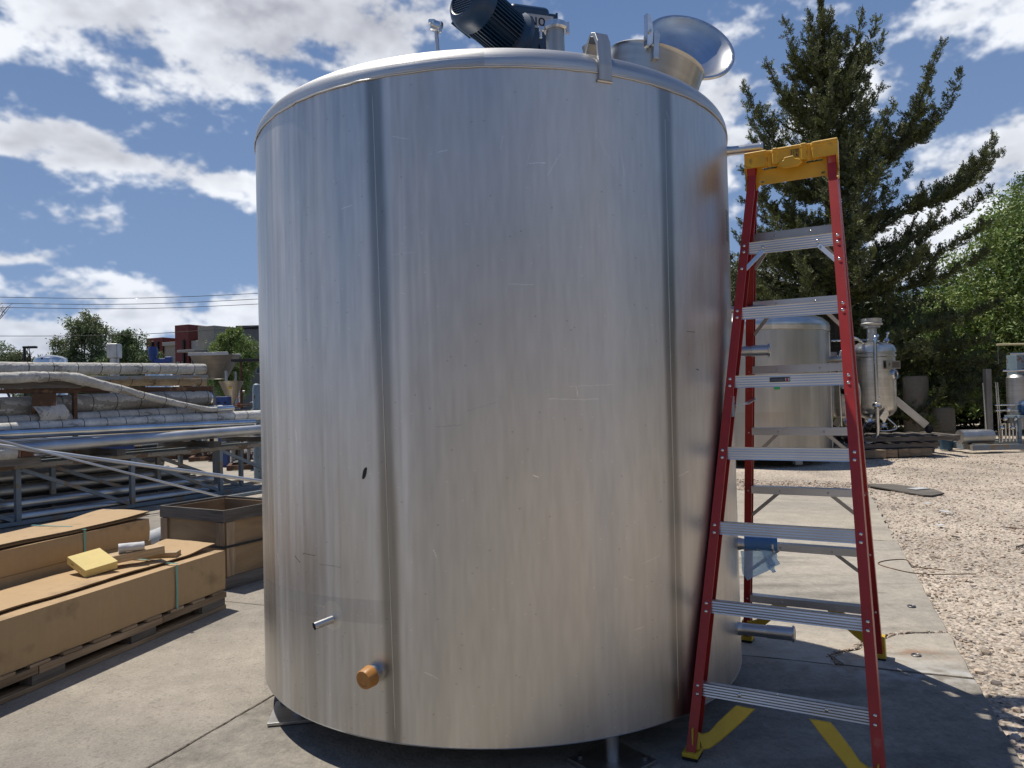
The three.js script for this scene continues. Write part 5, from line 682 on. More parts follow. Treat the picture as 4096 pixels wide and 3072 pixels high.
// ================================================================ RIGHT BACKGROUND
{
  // second tank
  const t2 = thing('second_tank', 'weathered stainless tank with a domed top behind the ladder', 'tank', [5.0, 0, -15.85]), r = 1.66;
  const t2m = Std({ map: tex(1024, 512, 0, (u, v) => { const a = f2p(u, v, 24, 3, 4, 801), b = f2p(u, v, 160, 2, 3, 805), c = f2p(u, v, 8, 3, 4, 809); let k = 0.85 + (a - 0.5) * 0.35 + (b - 0.5) * 0.2; let q = mul([0.50, 0.475, 0.43], k); if (v < 0.35 && c > 0.5) q = mix3(q, [0.35, 0.27, 0.18], (c - 0.5) * 1.4); return S(...q); }), metalness: 0.9, roughness: 0.38 });
  const sg = new THREE.CylinderGeometry(r, r, 2.6, 120, 20, true, Math.PI), sp = sg.attributes.position; for (let i = 0; i < sp.count; i++) { const a = Math.atan2(sp.getX(i), sp.getZ(i)), d = (f3(Math.sin(a) * 3, sp.getY(i) * 1.2, Math.cos(a) * 3, 3) - 0.5) * 0.02; sp.setX(i, (r + d) * Math.sin(a)); sp.setZ(i, (r + d) * Math.cos(a)); } sg.computeVertexNormals(); mesh('shell', sg.translate(0, 1.42, 0), t2m, t2);
  mesh('head', ring([[r + 0.03, 2.70], [r + 0.035, 2.74], [r + 0.01, 2.80], [r * 0.94, 2.90], [r * 0.8, 3.0], [r * 0.55, 3.12], [r * 0.25, 3.185], [0.001, 3.2]], 96), metal([0.72, 0.72, 0.7], 0.33), t2);
  mesh('head_band', ring([[r + 0.002, 2.62], [r + 0.03, 2.63], [r + 0.036, 2.70], [r + 0.002, 2.705]], 96), matSteel, t2);
  mesh('support_strip', box(0.13, 2.6, 0.05, 0, 1.42, 0, 0.004).translate(0, 0, r + 0.02).rotateY(78 / 57.3), metal([0.7, 0.68, 0.63], 0.4), t2);
  for (const a of [-40, 20, 75, 150, -120]) { const g = box(0.14, 0.13, 0.14, Math.sin(a / 57.3) * (r - 0.15), 0.06, Math.cos(a / 57.3) * (r - 0.15), 0.004); mesh('leg', g, matSteelDull, t2); }
  mesh('side_nozzle', [rod(V(r * 0.93, 2.05, 0.55), V(r + 0.14, 2.05, 0.75), 0.06, 16), ring([[0.001, -0.02], [0.1, -0.02], [0.1, 0.02], [0.001, 0.02]], 20).applyMatrix4(basis(V(0.3, 0, 0.2))).translate(r + 0.14, 2.05, 0.75)], matSteel, t2);
  mesh('green_note', new THREE.BoxGeometry(0.11, 0.11, 0.004).rotateY(0.04).translate(0.07, 1.52, r + 0.012), Std({ color: lin(0.05, 0.52, 0.13), roughness: 0.8 }), t2).userData.label = 'bright green paper note';
  // filter vessel on castered legs
  const fv = thing('filter_vessel', 'stainless filter vessel with pipework on stacked pallets', 'vessel', [7.9, 0.44, -16.2]);
  mesh('shell', ring([[0.001, 0.30], [0.2, 0.34], [0.36, 0.42], [0.44, 0.52], [0.45, 0.6], [0.45, 1.66], [0.47, 1.68], [0.47, 1.72], [0.45, 1.73], [0.45, 1.76], [0.47, 1.77], [0.47, 1.83], [0.43, 1.92], [0.28, 1.99], [0.001, 2.01]], 64), metal([0.74, 0.72, 0.68], 0.33), fv);
  mesh('stack', [ring([[0.1, 1.95], [0.1, 2.3], [0.17, 2.32], [0.17, 2.36], [0.22, 2.37], [0.23, 2.41], [0.2, 2.43], [0.21, 2.52], [0.001, 2.52]], 28)], matSteelDull, fv);
  for (const [a, h, k] of [[0.62, 1.28, 1]]) { const d = V(Math.sin(a), 0, Math.cos(a)), e = mesh('sight_port', ring([[0.001, -0.02], [0.1, -0.02], [0.115, 0.03], [0.1, 0.05], [0.06, 0.05], [0.05, 0.03]], 24).applyMatrix4(basis(d)).translate(d.x * 0.46, h, d.z * 0.46), matPolished, fv); mesh('sight_glass', ring([[0.001, 0.036], [0.056, 0.036]], 20).applyMatrix4(basis(d)).translate(d.x * 0.46, h, d.z * 0.46), matBlack, e); void k; }
  { const c = document.createElement('canvas'); c.width = 128; c.height = 48; const x = c.getContext('2d'); x.fillStyle = '#a9a597'; x.fillRect(0, 0, 128, 48); x.fillStyle = '#6d675c'; x.fillRect(52, 6, 70, 36); x.fillStyle = '#3a3833'; x.font = 'bold 34px sans-serif'; x.fillText('P', 18, 36); const t = new THREE.CanvasTexture(c); t.colorSpace = THREE.SRGBColorSpace; mesh('name_sign', new THREE.BoxGeometry(0.44, 0.17, 0.02).rotateY(0.45).translate(Math.sin(0.5) * 0.475, 1.49, Math.cos(0.5) * 0.475), Std({ map: t, roughness: 0.5, metalness: 0.4 }), fv); }
  for (const [a, s] of [[1.35, 1], [-2.3, 0.8], [2.9, 0.8]]) { const d = V(Math.sin(a), 0, Math.cos(a)), L = mesh('slanted_leg', bar(d.clone().multiplyScalar(0.42).setY(0.75), d.clone().multiplyScalar(0.98 * s + 0.05).setY(0.17), 0.15, 0.05, V(d.z, 0, -d.x)), metal([0.74, 0.70, 0.62], 0.45), fv); const w = d.clone().multiplyScalar(1.02 * s + 0.05); mesh('caster_wheel', [new THREE.CylinderGeometry(0.075, 0.075, 0.05, 24).rotateX(1.57).translate(w.x, 0.078, w.z + 0.01)], matRubber, L); mesh('caster_fork', [box(0.09, 0.08, 0.012, w.x, 0.12, w.z + 0.045), box(0.09, 0.08, 0.012, w.x, 0.12, w.z - 0.025), box(0.1, 0.012, 0.09, w.x, 0.165, w.z + 0.01)], matBlack, L); }
  const tp = (name, pts, rad, m = matPolished) => mesh(name, tube(pts.map((q) => V(...q)), rad, 40, 10), m, fv);
  tp('pipe_run', [[-0.05, 2.0, 0.2], [-0.08, 2.12, 0.42], [-0.18, 2.08, 0.52], [-0.2, 1.8, 0.54], [-0.2, 0.4, 0.54], [-0.22, -0.05, 0.52], [-0.32, -0.14, 0.5], [-0.9, -0.16, 0.46]], 0.036); tp('pipe_run', [[-0.3, 1.95, 0.25], [-0.5, 2.08, 0.32], [-0.66, 2.08, 0.34], [-0.72, 1.98, 0.34], [-0.72, 0.2, 0.34]], 0.03); tp('pipe_run', [[-0.5, 0.25, 0.36], [-0.5, 1.1, 0.36], [-0.6, 1.17, 0.36], [-0.85, 1.17, 0.36]], 0.022); tp('pipe_run', [[-0.95, 2.05, 0.1], [-0.3, 2.07, -0.1], [0.3, 2.05, -0.3]], 0.02); tp('pipe_run', [[-0.86, 0.2, 0.3], [-0.86, 1.7, 0.3], [-0.8, 1.82, 0.3], [-0.6, 1.82, 0.3]], 0.026);
  for (const [x, y, z, q] of [[-0.72, 1.52, 0.36, 0.11], [-0.2, 0.62, 0.54, 0.085], [-0.72, 0.3, 0.36, 0.09], [-0.74, 1.95, 0.34, 0.06], [0.26, 2.02, 0.1, 0.05], [-0.32, 0.25, 0.44, 0.1], [0.02, 0.2, 0.3, 0.09]]) mesh('valve', [ring([[0.001, -0.05], [q, -0.05], [q * 1.1, -0.03], [q * 0.8, 0], [q * 1.1, 0.03], [q, 0.05], [0.001, 0.05]], 16).rotateX(x * 3).translate(x, y, z), rod(V(x, y, z), V(x + 0.04, y + 0.16, z), 0.018, 8), new THREE.SphereGeometry(0.035, 10, 8).translate(x + 0.04, y + 0.17, z)], matPolished, fv);
  mesh('pump', ring([[0.001, -0.2], [0.13, -0.2], [0.16, -0.1], [0.16, 0.16], [0.1, 0.2], [0.001, 0.2]], 24).rotateZ(1.57).translate(-0.62, 0.02, 0.25), matDarkSteel, fv); mesh('second_column', ring([[0.001, 0.35], [0.2, 0.4], [0.22, 0.5], [0.22, 1.6], [0.18, 1.72], [0.001, 1.76]], 28).translate(-0.62, 0, -0.15), matSteel, fv); mesh('elbow', new THREE.TorusGeometry(0.14, 0.07, 12, 20, 1.9).rotateY(0.4).translate(-0.78, 0.82, 0.3), matDarkSteel, fv); mesh('bottom_flap', prism([[0, 0], [0.16, 0.22], [0.2, 0.06], [0.1, -0.12]], 0.01, 0.001).translate(-0.14, 0.38, 0.5), matPolished, fv); mesh('drain_frame', tube([V(0.12, 0.36, 0.3), V(0.3, 0.14, 0.34), V(0.05, 0.08, 0.36), V(-0.1, 0.1, 0.34)], 0.02, 20, 8), matSteel, fv);
  mesh('control_box', box(0.28, 0.5, 0.2, -1.02, 1.55, 0.15, 0.01), matDarkSteel, fv);
  // pallets under it
  const pallet = (label, x, y, z, a, w = 1.3, d = 1.1) => { const o = thing('wood_pallet', label, 'pallet', [x, y, z], a); for (let k = 0; k < 8; k++) mesh('deck_board', box(0.13, 0.02, d, -w / 2 + 0.08 + k * (w - 0.14) / 7, 0.13, 0, 0.002), pick(matOld), o); for (const q of [-1, 0, 1]) { mesh('stringer', box(w, 0.085, 0.045, 0, 0.0775, q * (d / 2 - 0.04), 0.003), pick(matOld), o); } for (let k = 0; k < 4; k++) mesh('bottom_board', box(0.11, 0.018, d, -w / 2 + 0.1 + k * (w - 0.2) / 3, 0.02, 0, 0.002), pick(matOld), o); };
  pallet('lowest pallet of the stack under the filter vessel', 7.95, 0, -16.1, 0.12, 1.7, 1.2); pallet('middle pallet of the stack under the filter vessel', 8.0, 0.142, -16.15, 0.05, 1.9, 1.2); pallet('top pallet directly under the filter vessel', 8.2, 0.284, -16.2, -0.03, 2.3, 1.4); pallet('weathered pallet leaning out between the tank and the vessel', 6.9, 0.0, -15.9, 0.5, 0.9, 0.8); pallet('second weathered pallet stacked between the tank and vessel', 6.92, 0.142, -15.92, 0.42, 0.9, 0.8);
  for (let k = 0; k < 6; k++) { const o = thing('timber_block', `sawn timber block ${['first', 'second', 'third', 'fourth', 'fifth', 'sixth'][k]} from the left in front of the pallets`, 'wood block', [7.3 + k * 0.27, 0, -15.35 - k * 0.06], rr(-0.15, 0.15)); mesh('block', box(0.24, 0.16, 0.2, 0, 0.08, 0, 0.006), pick(matMid), o); }
  { const o = thing('blue_tub', 'small blue plastic tub on the gravel by the pallets', 'tub', [9.85, 0, -16.9]); mesh('body', ring([[0.13, 0.0], [0.17, 0.32], [0.185, 0.325], [0.185, 0.34], [0.16, 0.34], [0.12, 0.02], [0.001, 0.015]], 28), paint([0.06, 0.17, 0.28], 821, 0.5), o); mesh('lid', ring([[0.001, 0.35], [0.18, 0.345], [0.18, 0.33]], 24), paint([0.06, 0.17, 0.28], 823, 0.5), o); }
  for (const [x, z, h, r2, lab] of [[10.45, -19.2, 1.72, 0.30, 'tall beige drum tank half hidden by cedar branches'], [10.95, -18.9, 0.9, 0.28, 'shorter beige drum in front of the tall beige tank']]) { const o = thing('beige_drum', lab, 'drum', [x, 0, z]); mesh('shell', ring([[r2, 0], [r2, h * 0.33], [r2 + 0.012, h * 0.34], [r2, h * 0.35], [r2, h - 0.06], [r2 * 0.9, h], [0.001, h]], 40), paint([0.34, 0.27, 0.17], 829, 0.6), o); }
  // heat exchanger skid at the right edge
  { const o = thing('exchanger_skid', 'blue framed plate exchanger skid at the right edge', 'machine', [11.3, 0, -16.6]);
    mesh('base_frame', [box(3.2, 0.12, 0.1, 0.2, 0.10, 0.55), box(3.2, 0.12, 0.1, 0.2, 0.10, -0.6), box(0.1, 0.12, 1.1, -1.3, 0.10, 0), box(0.1, 0.12, 1.1, 1.5, 0.10, 0)], matRackPaint, o);
    mesh('column', ring([[0.21, 0.45], [0.21, 1.6], [0.16, 1.66]], 32).translate(-0.05, 0, 0.1), matSteelDull, o); const pl = mesh('end_plate', box(0.9, 0.95, 0.08, 0.5, 1.98, 0.3, 0.04), matBlue, o); mesh('white_panel', box(0.75, 0.82, 0.02, 0.55, 1.97, 0.35, 0.01), matWhite, pl);
    for (const [y, x0] of [[2.33, -0.62], [2.12, -0.35], [1.75, -0.52]]) mesh('tie_bar', rod(V(x0, y, 0.32), V(0.3, y, 0.32), 0.022, 10), y > 2.3 ? Std({ color: lin(0.75, 0.66, 0.4), roughness: 0.5 }) : matPolished, o); mesh('thin_post', rod(V(-0.6, 1.9, 0.32), V(-0.6, 2.33, 0.32), 0.008, 6), matDarkSteel, o);
    mesh('grey_cabinet', box(0.5, 0.7, 0.35, 0.12, 1.75, 0.05, 0.01), matSkyBlue, o);
    for (const x of [-0.25, 0.0, 0.35]) mesh('stand_leg', box(0.07, 0.6, 0.07, x, 0.42, 0.4), matSkyBlue, o); mesh('stand_top', box(0.8, 0.05, 0.5, 0.1, 0.74, 0.25), matSkyBlue, o);
    mesh('blue_motor', ring([[0.001, -0.25], [0.13, -0.25], [0.16, -0.2], [0.16, 0.25], [0.1, 0.3], [0.001, 0.3]], 28).rotateZ(1.57).translate(0.12, 0.92, 0.35), paint([0.02, 0.08, 0.2], 833, 0.4), o); for (const y of [1.0, 0.88]) mesh('cross_pipe', rod(V(-0.72, y, 0.35), V(-0.1, y, 0.35), 0.018, 8), matPolished, o); mesh('cross_pipe', rod(V(-0.1, 0.42, 0.46), V(0.5, 0.40, 0.46), 0.024, 8), matPolished, o);
    mesh('upright', box(0.12, 1.7, 0.12, -0.78, 0.95, 0.2), matDarkSteel, o); for (const x of [-0.9, -0.62, -0.58]) mesh('riser', rod(V(x, 0.15, 0.3), V(x - 0.03, 1.5, 0.28), 0.016, 8), matPolished, o); mesh('barrel', ring([[0.001, -0.35], [0.16, -0.35], [0.16, 0.35], [0.001, 0.35]], 24).rotateZ(1.57).translate(-1.15, 0.32, 0.3), matSteelDull, o); for (let k = 0; k < 5; k++) mesh('valve', [new THREE.SphereGeometry(0.05, 10, 8).translate(-0.6 + k * 0.08, 0.5 + (k % 3) * 0.2, 0.36), rod(V(-0.6 + k * 0.08, 0.2, 0.36), V(-0.6 + k * 0.08, 0.6, 0.36), 0.02, 8)], matPolished, o); }
  // wooden fence line in the shade behind everything
  { const o = thing('board_fence', 'dark board fence in the shade under the trees', 'fence', [0, 0, -27.5]); for (let k = 0; k < 90; k++) mesh('board', box(0.18, 1.9 + (hash3(k, 1, 1) - 0.5) * 0.04, 0.025, 4 + k * 0.2, 0.96, (k % 2) * 0.006, 0), matOld[k % 3], o); mesh('rail', box(18, 0.1, 0.05, 12.9, 1.5, -0.04, 0), matOld[1], o); mesh('rail', box(18, 0.1, 0.05, 12.9, 0.5, -0.04, 0), matOld[1], o); }
}
// ================================================================ SMALL LITTER ON THE RIGHT
{
  const at = (x, z, y = 0.0) => [x, y, z];
  { const o = thing('flat_sheet', 'flat dark rubber sheet lying on the gravel', 'mat', at(5.72, -10.6, 0.006)); const q = prism([[-0.62, 0.42], [-0.5, 0.35], [-0.3, -0.75], [-0.22, -0.8], [0.05, -0.62], [0.12, -0.3], [-0.1, 0.4], [-0.4, 0.5]], 0.014, 0.003).rotateX(-Math.PI / 2); mesh('sheet', q, matOld[1], o); const pc = thing('white_card', 'white card lying on the dark sheet', 'paper', at(5.66, -10.4, 0.032), 0.3); mesh('card', box(0.26, 0.006, 0.16, 0, 0, 0, 0), matWhite, pc); }
  const scraps = [[4.42, -7.75, 0.10, 'white paper scrap on the gravel beside the slab edge'], [5.1, -9.2, 0.07, 'small white scrap farther up the slab edge'], [4.95, -8.55, 0.16, 'thin white strip on the gravel near the slab']];
  scraps.forEach(([x, z, w, l], i) => { const o = thing('paper_scrap', l, 'scrap', at(x, z, 0.012), i); mesh('sheet', prism([[-w / 2, 0], [-w * 0.2, -0.05], [w / 2, -0.03], [w * 0.3, 0.04]], 0.004, 0).rotateX(-Math.PI / 2).rotateZ(0.08), matWhite, o); });
  const wire = (label, pts, r) => { const o = mesh('bent_wire', tube(pts.map(([x, z, y]) => V(x, (y || 0) + r, z)), r, 60, 6), matRust); tag(o, label, 'wire'); };
  wire('loop of thin wire lying over the slab edge', [[3.55, -5.75], [3.134, -5.81], [3.02, -6.0], [3.0, -6.169], [3.12, -6.27], [3.285, -6.287], [3.234, -6.036], [3.4, -5.9]], 0.004);
  wire('curled wire on the gravel at the right', [[5.4, -7.4], [5.2, -7.0], [5.3, -6.7], [5.6, -6.6], [5.9, -6.75]], 0.004); wire('second curled wire crossing the first at right', [[5.0, -7.6], [5.35, -7.2], [5.6, -7.05], [5.9, -7.1]], 0.004);
  const sticks = [[4.6, -6.7, 0.32, 'dark stick on the gravel above the others'], [4.3, -5.5, 0.26, 'thin dark twig on the gravel'], [3.62, -4.75, 0.2, 'short splintered stick lying nearer on the gravel'], [4.2, -7.1, 0.12, 'small dark twig near the slab edge']];
  sticks.forEach(([x, z, L, l], i) => { const o = thing('stick', l, 'stick', at(x, z, 0.014), 0.5 - i * 0.7); mesh('twig', rod(V(-L / 2, 0, 0), V(L / 2, 0.012, 0), 0.009, 7, 0.006), matOld[1], o); });
  { const o = thing('rusty_lump', 'rusty brown lump on the gravel at the right', 'scrap', at(3.27, -3.85, 0.012)); mesh('lump', pebble(22).scale(0.035, 0.035, 0.035), matRust, o); const p = thing('dark_stone', 'large dark stone on the gravel near the lump', 'stone', at(3.42, -3.87, 0.012)); mesh('stone', pebble(31).scale(0.045, 0.04, 0.04), matBlack, p); }
  for (const [x, z, l] of [[2.16, -4.05, 'flat metal washer on the slab near the ladder foot'], [2.62, -4.95, 'second metal washer farther on the slab']]) { const o = mesh('washer', new THREE.TorusGeometry(0.022, 0.005, 6, 20).rotateX(1.57).translate(x, 0.006, z), matDarkSteel); tag(o, l, 'washer'); }
}

// ================================================================ OUT OF FRAME: building added for the steel to mirror and to cut sky light
{
  const o = thing('added_warehouse', 'long tan metal hall added unseen behind the camera', 'building', [2, 0, 17]); const wm = paint([0.50, 0.46, 0.39], 861, 0.8), dm = paint([0.30, 0.31, 0.32], 865, 0.7);
  for (let k = 0; k < 18; k++) mesh('wall_panel', box(2.44, 5.6, 0.12, -21 + k * 2.45, 2.8, (k % 2) * 0.01, 0.02), wm, o);
  mesh('roof', box(44.5, 0.3, 14, -0.2, 5.8, 6.8, 0.05), dm, o); for (const x of [-12, 6]) { const d = mesh('roller_door', box(4, 4.2, 0.1, x, 2.1, -0.1, 0.01), dm, o); for (let k = 0; k < 10; k++) mesh('slat', box(3.9, 0.36, 0.04, x, 0.25 + k * 0.41, -0.17, 0.01), dm, d); }
}
// ================================================================ TREES
const leafMat = (k = 0.3) => new THREE.MeshPhysicalMaterial({ color: lin(1, 1, 1), roughness: 0.7, transmission: k, thickness: 0, side: THREE.DoubleSide });
const matLeaf = leafMat(0.35), matSpray = leafMat(0.18), matBark = Std({ map: old, color: lin(0.7, 0.62, 0.55), roughness: 0.95, bumpMap: woodBump, bumpScale: 0.02 });
// a cedar spray: many short narrow blades along a drooping stem
function sprayGeo(seed) {
  const R = mulberry(seed), P = [], I = []; const blade = (a, b, w) => { const d = b.clone().sub(a), s = d.clone().cross(V(R() - 0.5, R() - 0.5, R() - 0.5)).normalize().multiplyScalar(w), o = P.length / 3, m = a.clone().lerp(b, 0.45); P.push(a.x, a.y, a.z, m.x + s.x, m.y + s.y, m.z + s.z, m.x - s.x, m.y - s.y, m.z - s.z, b.x, b.y, b.z); I.push(o, o + 1, o + 2, o + 1, o + 3, o + 2); };
  for (let k = 0; k < 17; k++) { const t = k / 17, c = V((R() - 0.5) * 0.10, t * 0.75, (R() - 0.5) * 0.10 + t * t * -0.06), a = R() * 6.28, L = lerp(0.42, 0.2, t); blade(c, c.clone().add(V(Math.cos(a) * L * 0.55, L * (0.5 + 0.4 * R()), Math.sin(a) * L * 0.55)), 0.035 + R() * 0.025); }
  const g = new THREE.BufferGeometry(); g.setAttribute('position', new THREE.Float32BufferAttribute(P, 3)); g.setIndex(I); g.computeVertexNormals(); return g;
}
function leafGeo(seed, n = 9, w = 0.30) {
  const R = mulberry(seed), P = [], I = []; for (let k = 0; k < n; k++) { const c = V(R() - 0.5, R() - 0.5, R() - 0.5).multiplyScalar(1.2), d = V(R() - 0.5, R() - 0.7, R() - 0.5).normalize(), s = d.clone().cross(V(R() - 0.5, R() - 0.5, R() - 0.5)).normalize().multiplyScalar(w * 0.5), L = 0.55 + R() * 0.3, e = c.clone().addScaledVector(d, L), m = c.clone().addScaledVector(d, L * 0.45).add(V(0, 0.05, 0)), o = P.length / 3; P.push(c.x, c.y, c.z, m.x + s.x, m.y + s.y, m.z + s.z, m.x - s.x, m.y - s.y, m.z - s.z, e.x, e.y, e.z); I.push(o, o + 1, o + 2, o + 1, o + 3, o + 2); }
  const g = new THREE.BufferGeometry(); g.setAttribute('position', new THREE.Float32BufferAttribute(P, 3)); g.setIndex(I); g.computeVertexNormals(); return g;
}
const sprayG = [sprayGeo(1), sprayGeo(2)], leafG = [leafGeo(5), leafGeo(6)];
function limb(pts, r0, r1, seg = 20) { const c = new THREE.CatmullRomCurve3(pts), g = new THREE.TubeGeometry(c, seg, 1, 8, false), p = g.attributes.position, q = V(); for (let i = 0; i < p.count; i++) { const t = Math.floor(i / 9) / seg, C = c.getPointAt(t), r = lerp(r0, r1, t); q.fromBufferAttribute(p, i).sub(C).multiplyScalar(r).add(C); p.setXYZ(i, q.x, q.y, q.z); } g.computeVertexNormals(); return g; }
// ---- the cedar: leader, whorls of upswept branches, a few long ones standing out as in the picture
{
  const H = 12.65, tr = thing('cedar_tree', 'tall dark cedar with upswept ragged branches', 'tree', [9.22, 0, -21.2]);
  mesh('trunk', limb([V(0, 0, 0), V(0.1, 4, 0), V(0, 8, 0.05), V(-0.06, H - 0.3, 0)], 0.32, 0.03, 24), matBark, tr);
  const items = [[], []], limbs = []; let cnt = 0;
  const env = (h) => { const t = h / H; return t < 0.14 ? 3.2 : t < 0.45 ? lerp(3.4, 2.7, (t - 0.14) / 0.31) : t < 0.72 ? lerp(2.7, 1.35, (t - 0.45) / 0.27) : lerp(1.35, 0.12, (t - 0.72) / 0.28); };
  const tint = () => { const k = rr(0.6, 1.25), R = rnd(), y = R < 0.16 ? 1.7 : R < 0.42 ? 1.25 : 1; return lin(0.098 * k * y, 0.112 * k * y, 0.038 * k); };
  const spray = (p, d, sz) => { const Q = new THREE.Quaternion().setFromUnitVectors(V(0, 1, 0), d.normalize()).multiply(new THREE.Quaternion().setFromAxisAngle(V(0, 1, 0), rnd() * 6.28)); items[cnt++ & 1].push([p, sz, Q, tint()]); };
  // a limb that leaves level and turns up at its tip; side twigs carry the sprays
  const branch = (p0, p1, dense = 1, bow = 0.14) => {
    const d = p1.clone().sub(p0), c = new THREE.QuadraticBezierCurve3(p0, p0.clone().add(V(d.x * 0.68, d.y * bow - 0.12, d.z * 0.68)), p1), L = c.getLength(), n = Math.max(4, Math.round(L * 9 * dense));
    if (L > 0.9) limbs.push([p0, c.getPoint(0.33), c.getPoint(0.66), p1]);
    for (let k = 0; k < n; k++) {
      const t = 0.10 + 0.9 * (k + rnd()) / n, C = c.getPoint(Math.min(1, t)), T = c.getTangent(Math.min(1, t)), side = V(rr(-1, 1), rr(-0.35, 0.55), rr(-1, 1)).normalize(), tl = lerp(0.62, 0.10, t) * rr(0.5, 1.2) * Math.min(1, L / 1.6 + 0.25), dir = T.clone().multiplyScalar(0.75).add(side).add(V(0, 0.15, 0)).normalize(), m = 3 + Math.round(tl * 7);
      for (let i = 0; i < m; i++) { const q = C.clone().addScaledVector(dir, tl * i / m).add(V(rr(-0.06, 0.06), rr(-0.10, 0.05), rr(-0.06, 0.06))); spray(q, dir.clone().add(V(rr(-0.5, 0.5), rr(-0.1, 0.6), rr(-0.5, 0.5))), lerp(0.36, 0.20, i / m) * rr(0.75, 1.2) * lerp(1, 0.72, t)); }
    }
    for (let k = 0; k < 5; k++) spray(p1.clone().add(V(rr(-0.03, 0.03), -0.05 * k, rr(-0.03, 0.03))), c.getTangent(1).add(V(rr(-0.2, 0.2), 0.2, rr(-0.2, 0.2))), 0.2);
  };
  for (let i = 0; i < 210; i++) {
    const h = 0.25 + Math.pow(rnd(), 0.85) * (H - 1.2), a = rnd() * 6.28, R = env(h) * rr(0.55, 1.0), up = lerp(0.12, 0.85, h / H) * R + rr(-0.15, 0.3);
    branch(V(0, h, 0), V(Math.cos(a) * R, Math.max(0.3, h + up - (h < 3 ? 0.7 : 0)), Math.sin(a) * R));
  }
  const F = [[0.1, 6.9, 3.07, 11.15, 0.5], [1.6, 8.1, 3.47, 10.22, 0.7], [1.2, 7.7, 2.5, 10.3, 0.9], [0.1, 6.1, 4.63, 7.96, 0.6], [2.0, 6.6, 4.3, 8.3, 0.8], [1.5, 6.4, 3.6, 7.1, 1.2], [0.1, 5.2, 4.07, 6.85, 0.9], [0.1, 4.6, 3.8, 5.87, 1.1], [0, 4.0, 3.5, 5.0, 1.5], [0, 9.4, 1.38, 11.96, 0.3], [0, 9.9, 1.04, 12.2, 0.2], [0, 10.0, -1.2, 12.02, 0.2], [0, 8.9, -1.81, 10.73, 0.4], [0, 7.6, -2.43, 10.13, 0.3], [0, 6.7, -2.48, 9.36, 0.7], [0, 5.9, -2.58, 7.7, 0.5], [0, 4.6, -2.62, 5.9, 0.8], [0, 3.4, -2.6, 4.4, 1.0], [0, 1.9, 2.9, 2.1, 2.9], [0, 1.2, 2.6, 1.05, 3.0], [0, 2.8, 1.9, 3.1, 2.8], [0, 2.3, 2.7, 2.6, 2.7], [0, 1.5, 3.6, 1.5, 2.4], [0, 2.9, 3.5, 3.6, 1.8], [0, 0.9, 1.2, 0.6, 2.8], [0, 1.6, 4.4, 1.9, 1.7], [0, 7.2, 1.2, 9.0, 1.4], [0, 5.5, 0.4, 7.2, 2.2], [0, 8.0, -0.4, 9.9, 1.3], [0, 3.8, 1.3, 5.0, 2.6], [0, 4.2, -1.0, 5.6, 2.4]];
  for (const [x0, h0, x1, h1, z] of F) { branch(V(x0, h0, z * x0 / Math.max(1, Math.abs(x1))), V(x1, h1, z), 1.7, 0.16); for (let k = 0; k < 3; k++) { const t = rr(0.35, 0.8), q = V(lerp(x0, x1, t), lerp(h0, h1, t * t * 0.8 + t * 0.1), z * t); branch(q, q.clone().add(V(rr(0.1, 0.7) * Math.sign(x1 - x0), rr(0.25, 0.75), rr(-0.4, 0.6))), 1.3); } }
  for (let k = 0; k < 420; k++) { const h = H - 3.2 + Math.pow(rnd(), 0.8) * 3.2, w = 0.20 * (H + 0.1 - h) / 3.2 + 0.015; spray(V(-0.05 + rr(-w, w), h, rr(-w, w)), V(rr(-0.5, 0.5), 1, rr(-0.5, 0.5)), rr(0.17, 0.28)); }
  items.forEach((it, i) => scatter('crown', it, sprayG[i], matSpray, tr)); mesh('limbs', limbs.filter((_, i) => i % 2 === 0).map((l) => limb(l, 0.05, 0.008, 8)), matBark, tr).userData.kind = 'stuff';
}
// ---- leafy trees: limbs first, leaf clumps round the limb ends
function leafy(name, label, x, z, H, lobes, n, sz, col, opt = {}) {
  const tr = thing(name, label, 'tree', [x, 0, z], 0, opt.group), it = [[], []], limbs = [];
  mesh('trunk', limb([V(0, 0, 0), V(rr(-0.1, 0.1), H * 0.3, 0), V(rr(-0.2, 0.2), H * 0.62, 0)], opt.r || 0.16, 0.05, 12), matBark, tr);
  const tot = lobes.reduce((a, l) => a + l[3] * l[4], 0);
  for (const [lx, ly, lz, rx, ry] of lobes) {
    limbs.push([V(0, H * 0.25, 0), V(lx * 0.4, ly * 0.6, lz * 0.4), V(lx * 0.8, ly - ry * 0.3, lz * 0.8), V(lx, ly + ry * 0.4, lz)]);
    const m = Math.round(n * rx * ry / tot), subs = Math.max(4, Math.round(m / (opt.clump || 60))); const cs = []; for (let k = 0; k < subs; k++) { const u = V(rr(-1, 1), rr(-1, 1), rr(-1, 1)); if (u.length() > 1) u.normalize(); u.multiplyScalar(0.35 + 0.65 * Math.sqrt(rnd())); cs.push(V(lx + u.x * rx, ly + u.y * ry, lz + u.z * rx)); }
    for (let k = 0; k < m; k++) { const c = pick(cs), q = V(rr(-1, 1) + rr(-1, 1), rr(-1, 1) + rr(-1, 1), rr(-1, 1) + rr(-1, 1)).multiplyScalar(Math.min(rx, ry) * (opt.loose || 0.24)); const b = rr(0.6, 1.35), p = c.clone().add(q); if (p.y < 0.1) p.y = 0.1; it[k & 1].push([p, sz * rr(0.7, 1.3), new THREE.Quaternion().setFromEuler(new THREE.Euler(rnd() * 6.3, rnd() * 6.3, rnd() * 6.3)), lin(col[0] * b * rr(0.85, 1.2), col[1] * b, col[2] * b)]); }
  }
  it.forEach((l, i) => scatter('crown', l, leafG[i], matLeaf, tr)); mesh('limbs', limbs.map((l) => limb(l, 0.09, 0.02, 10)), matBark, tr).userData.kind = 'stuff';
}
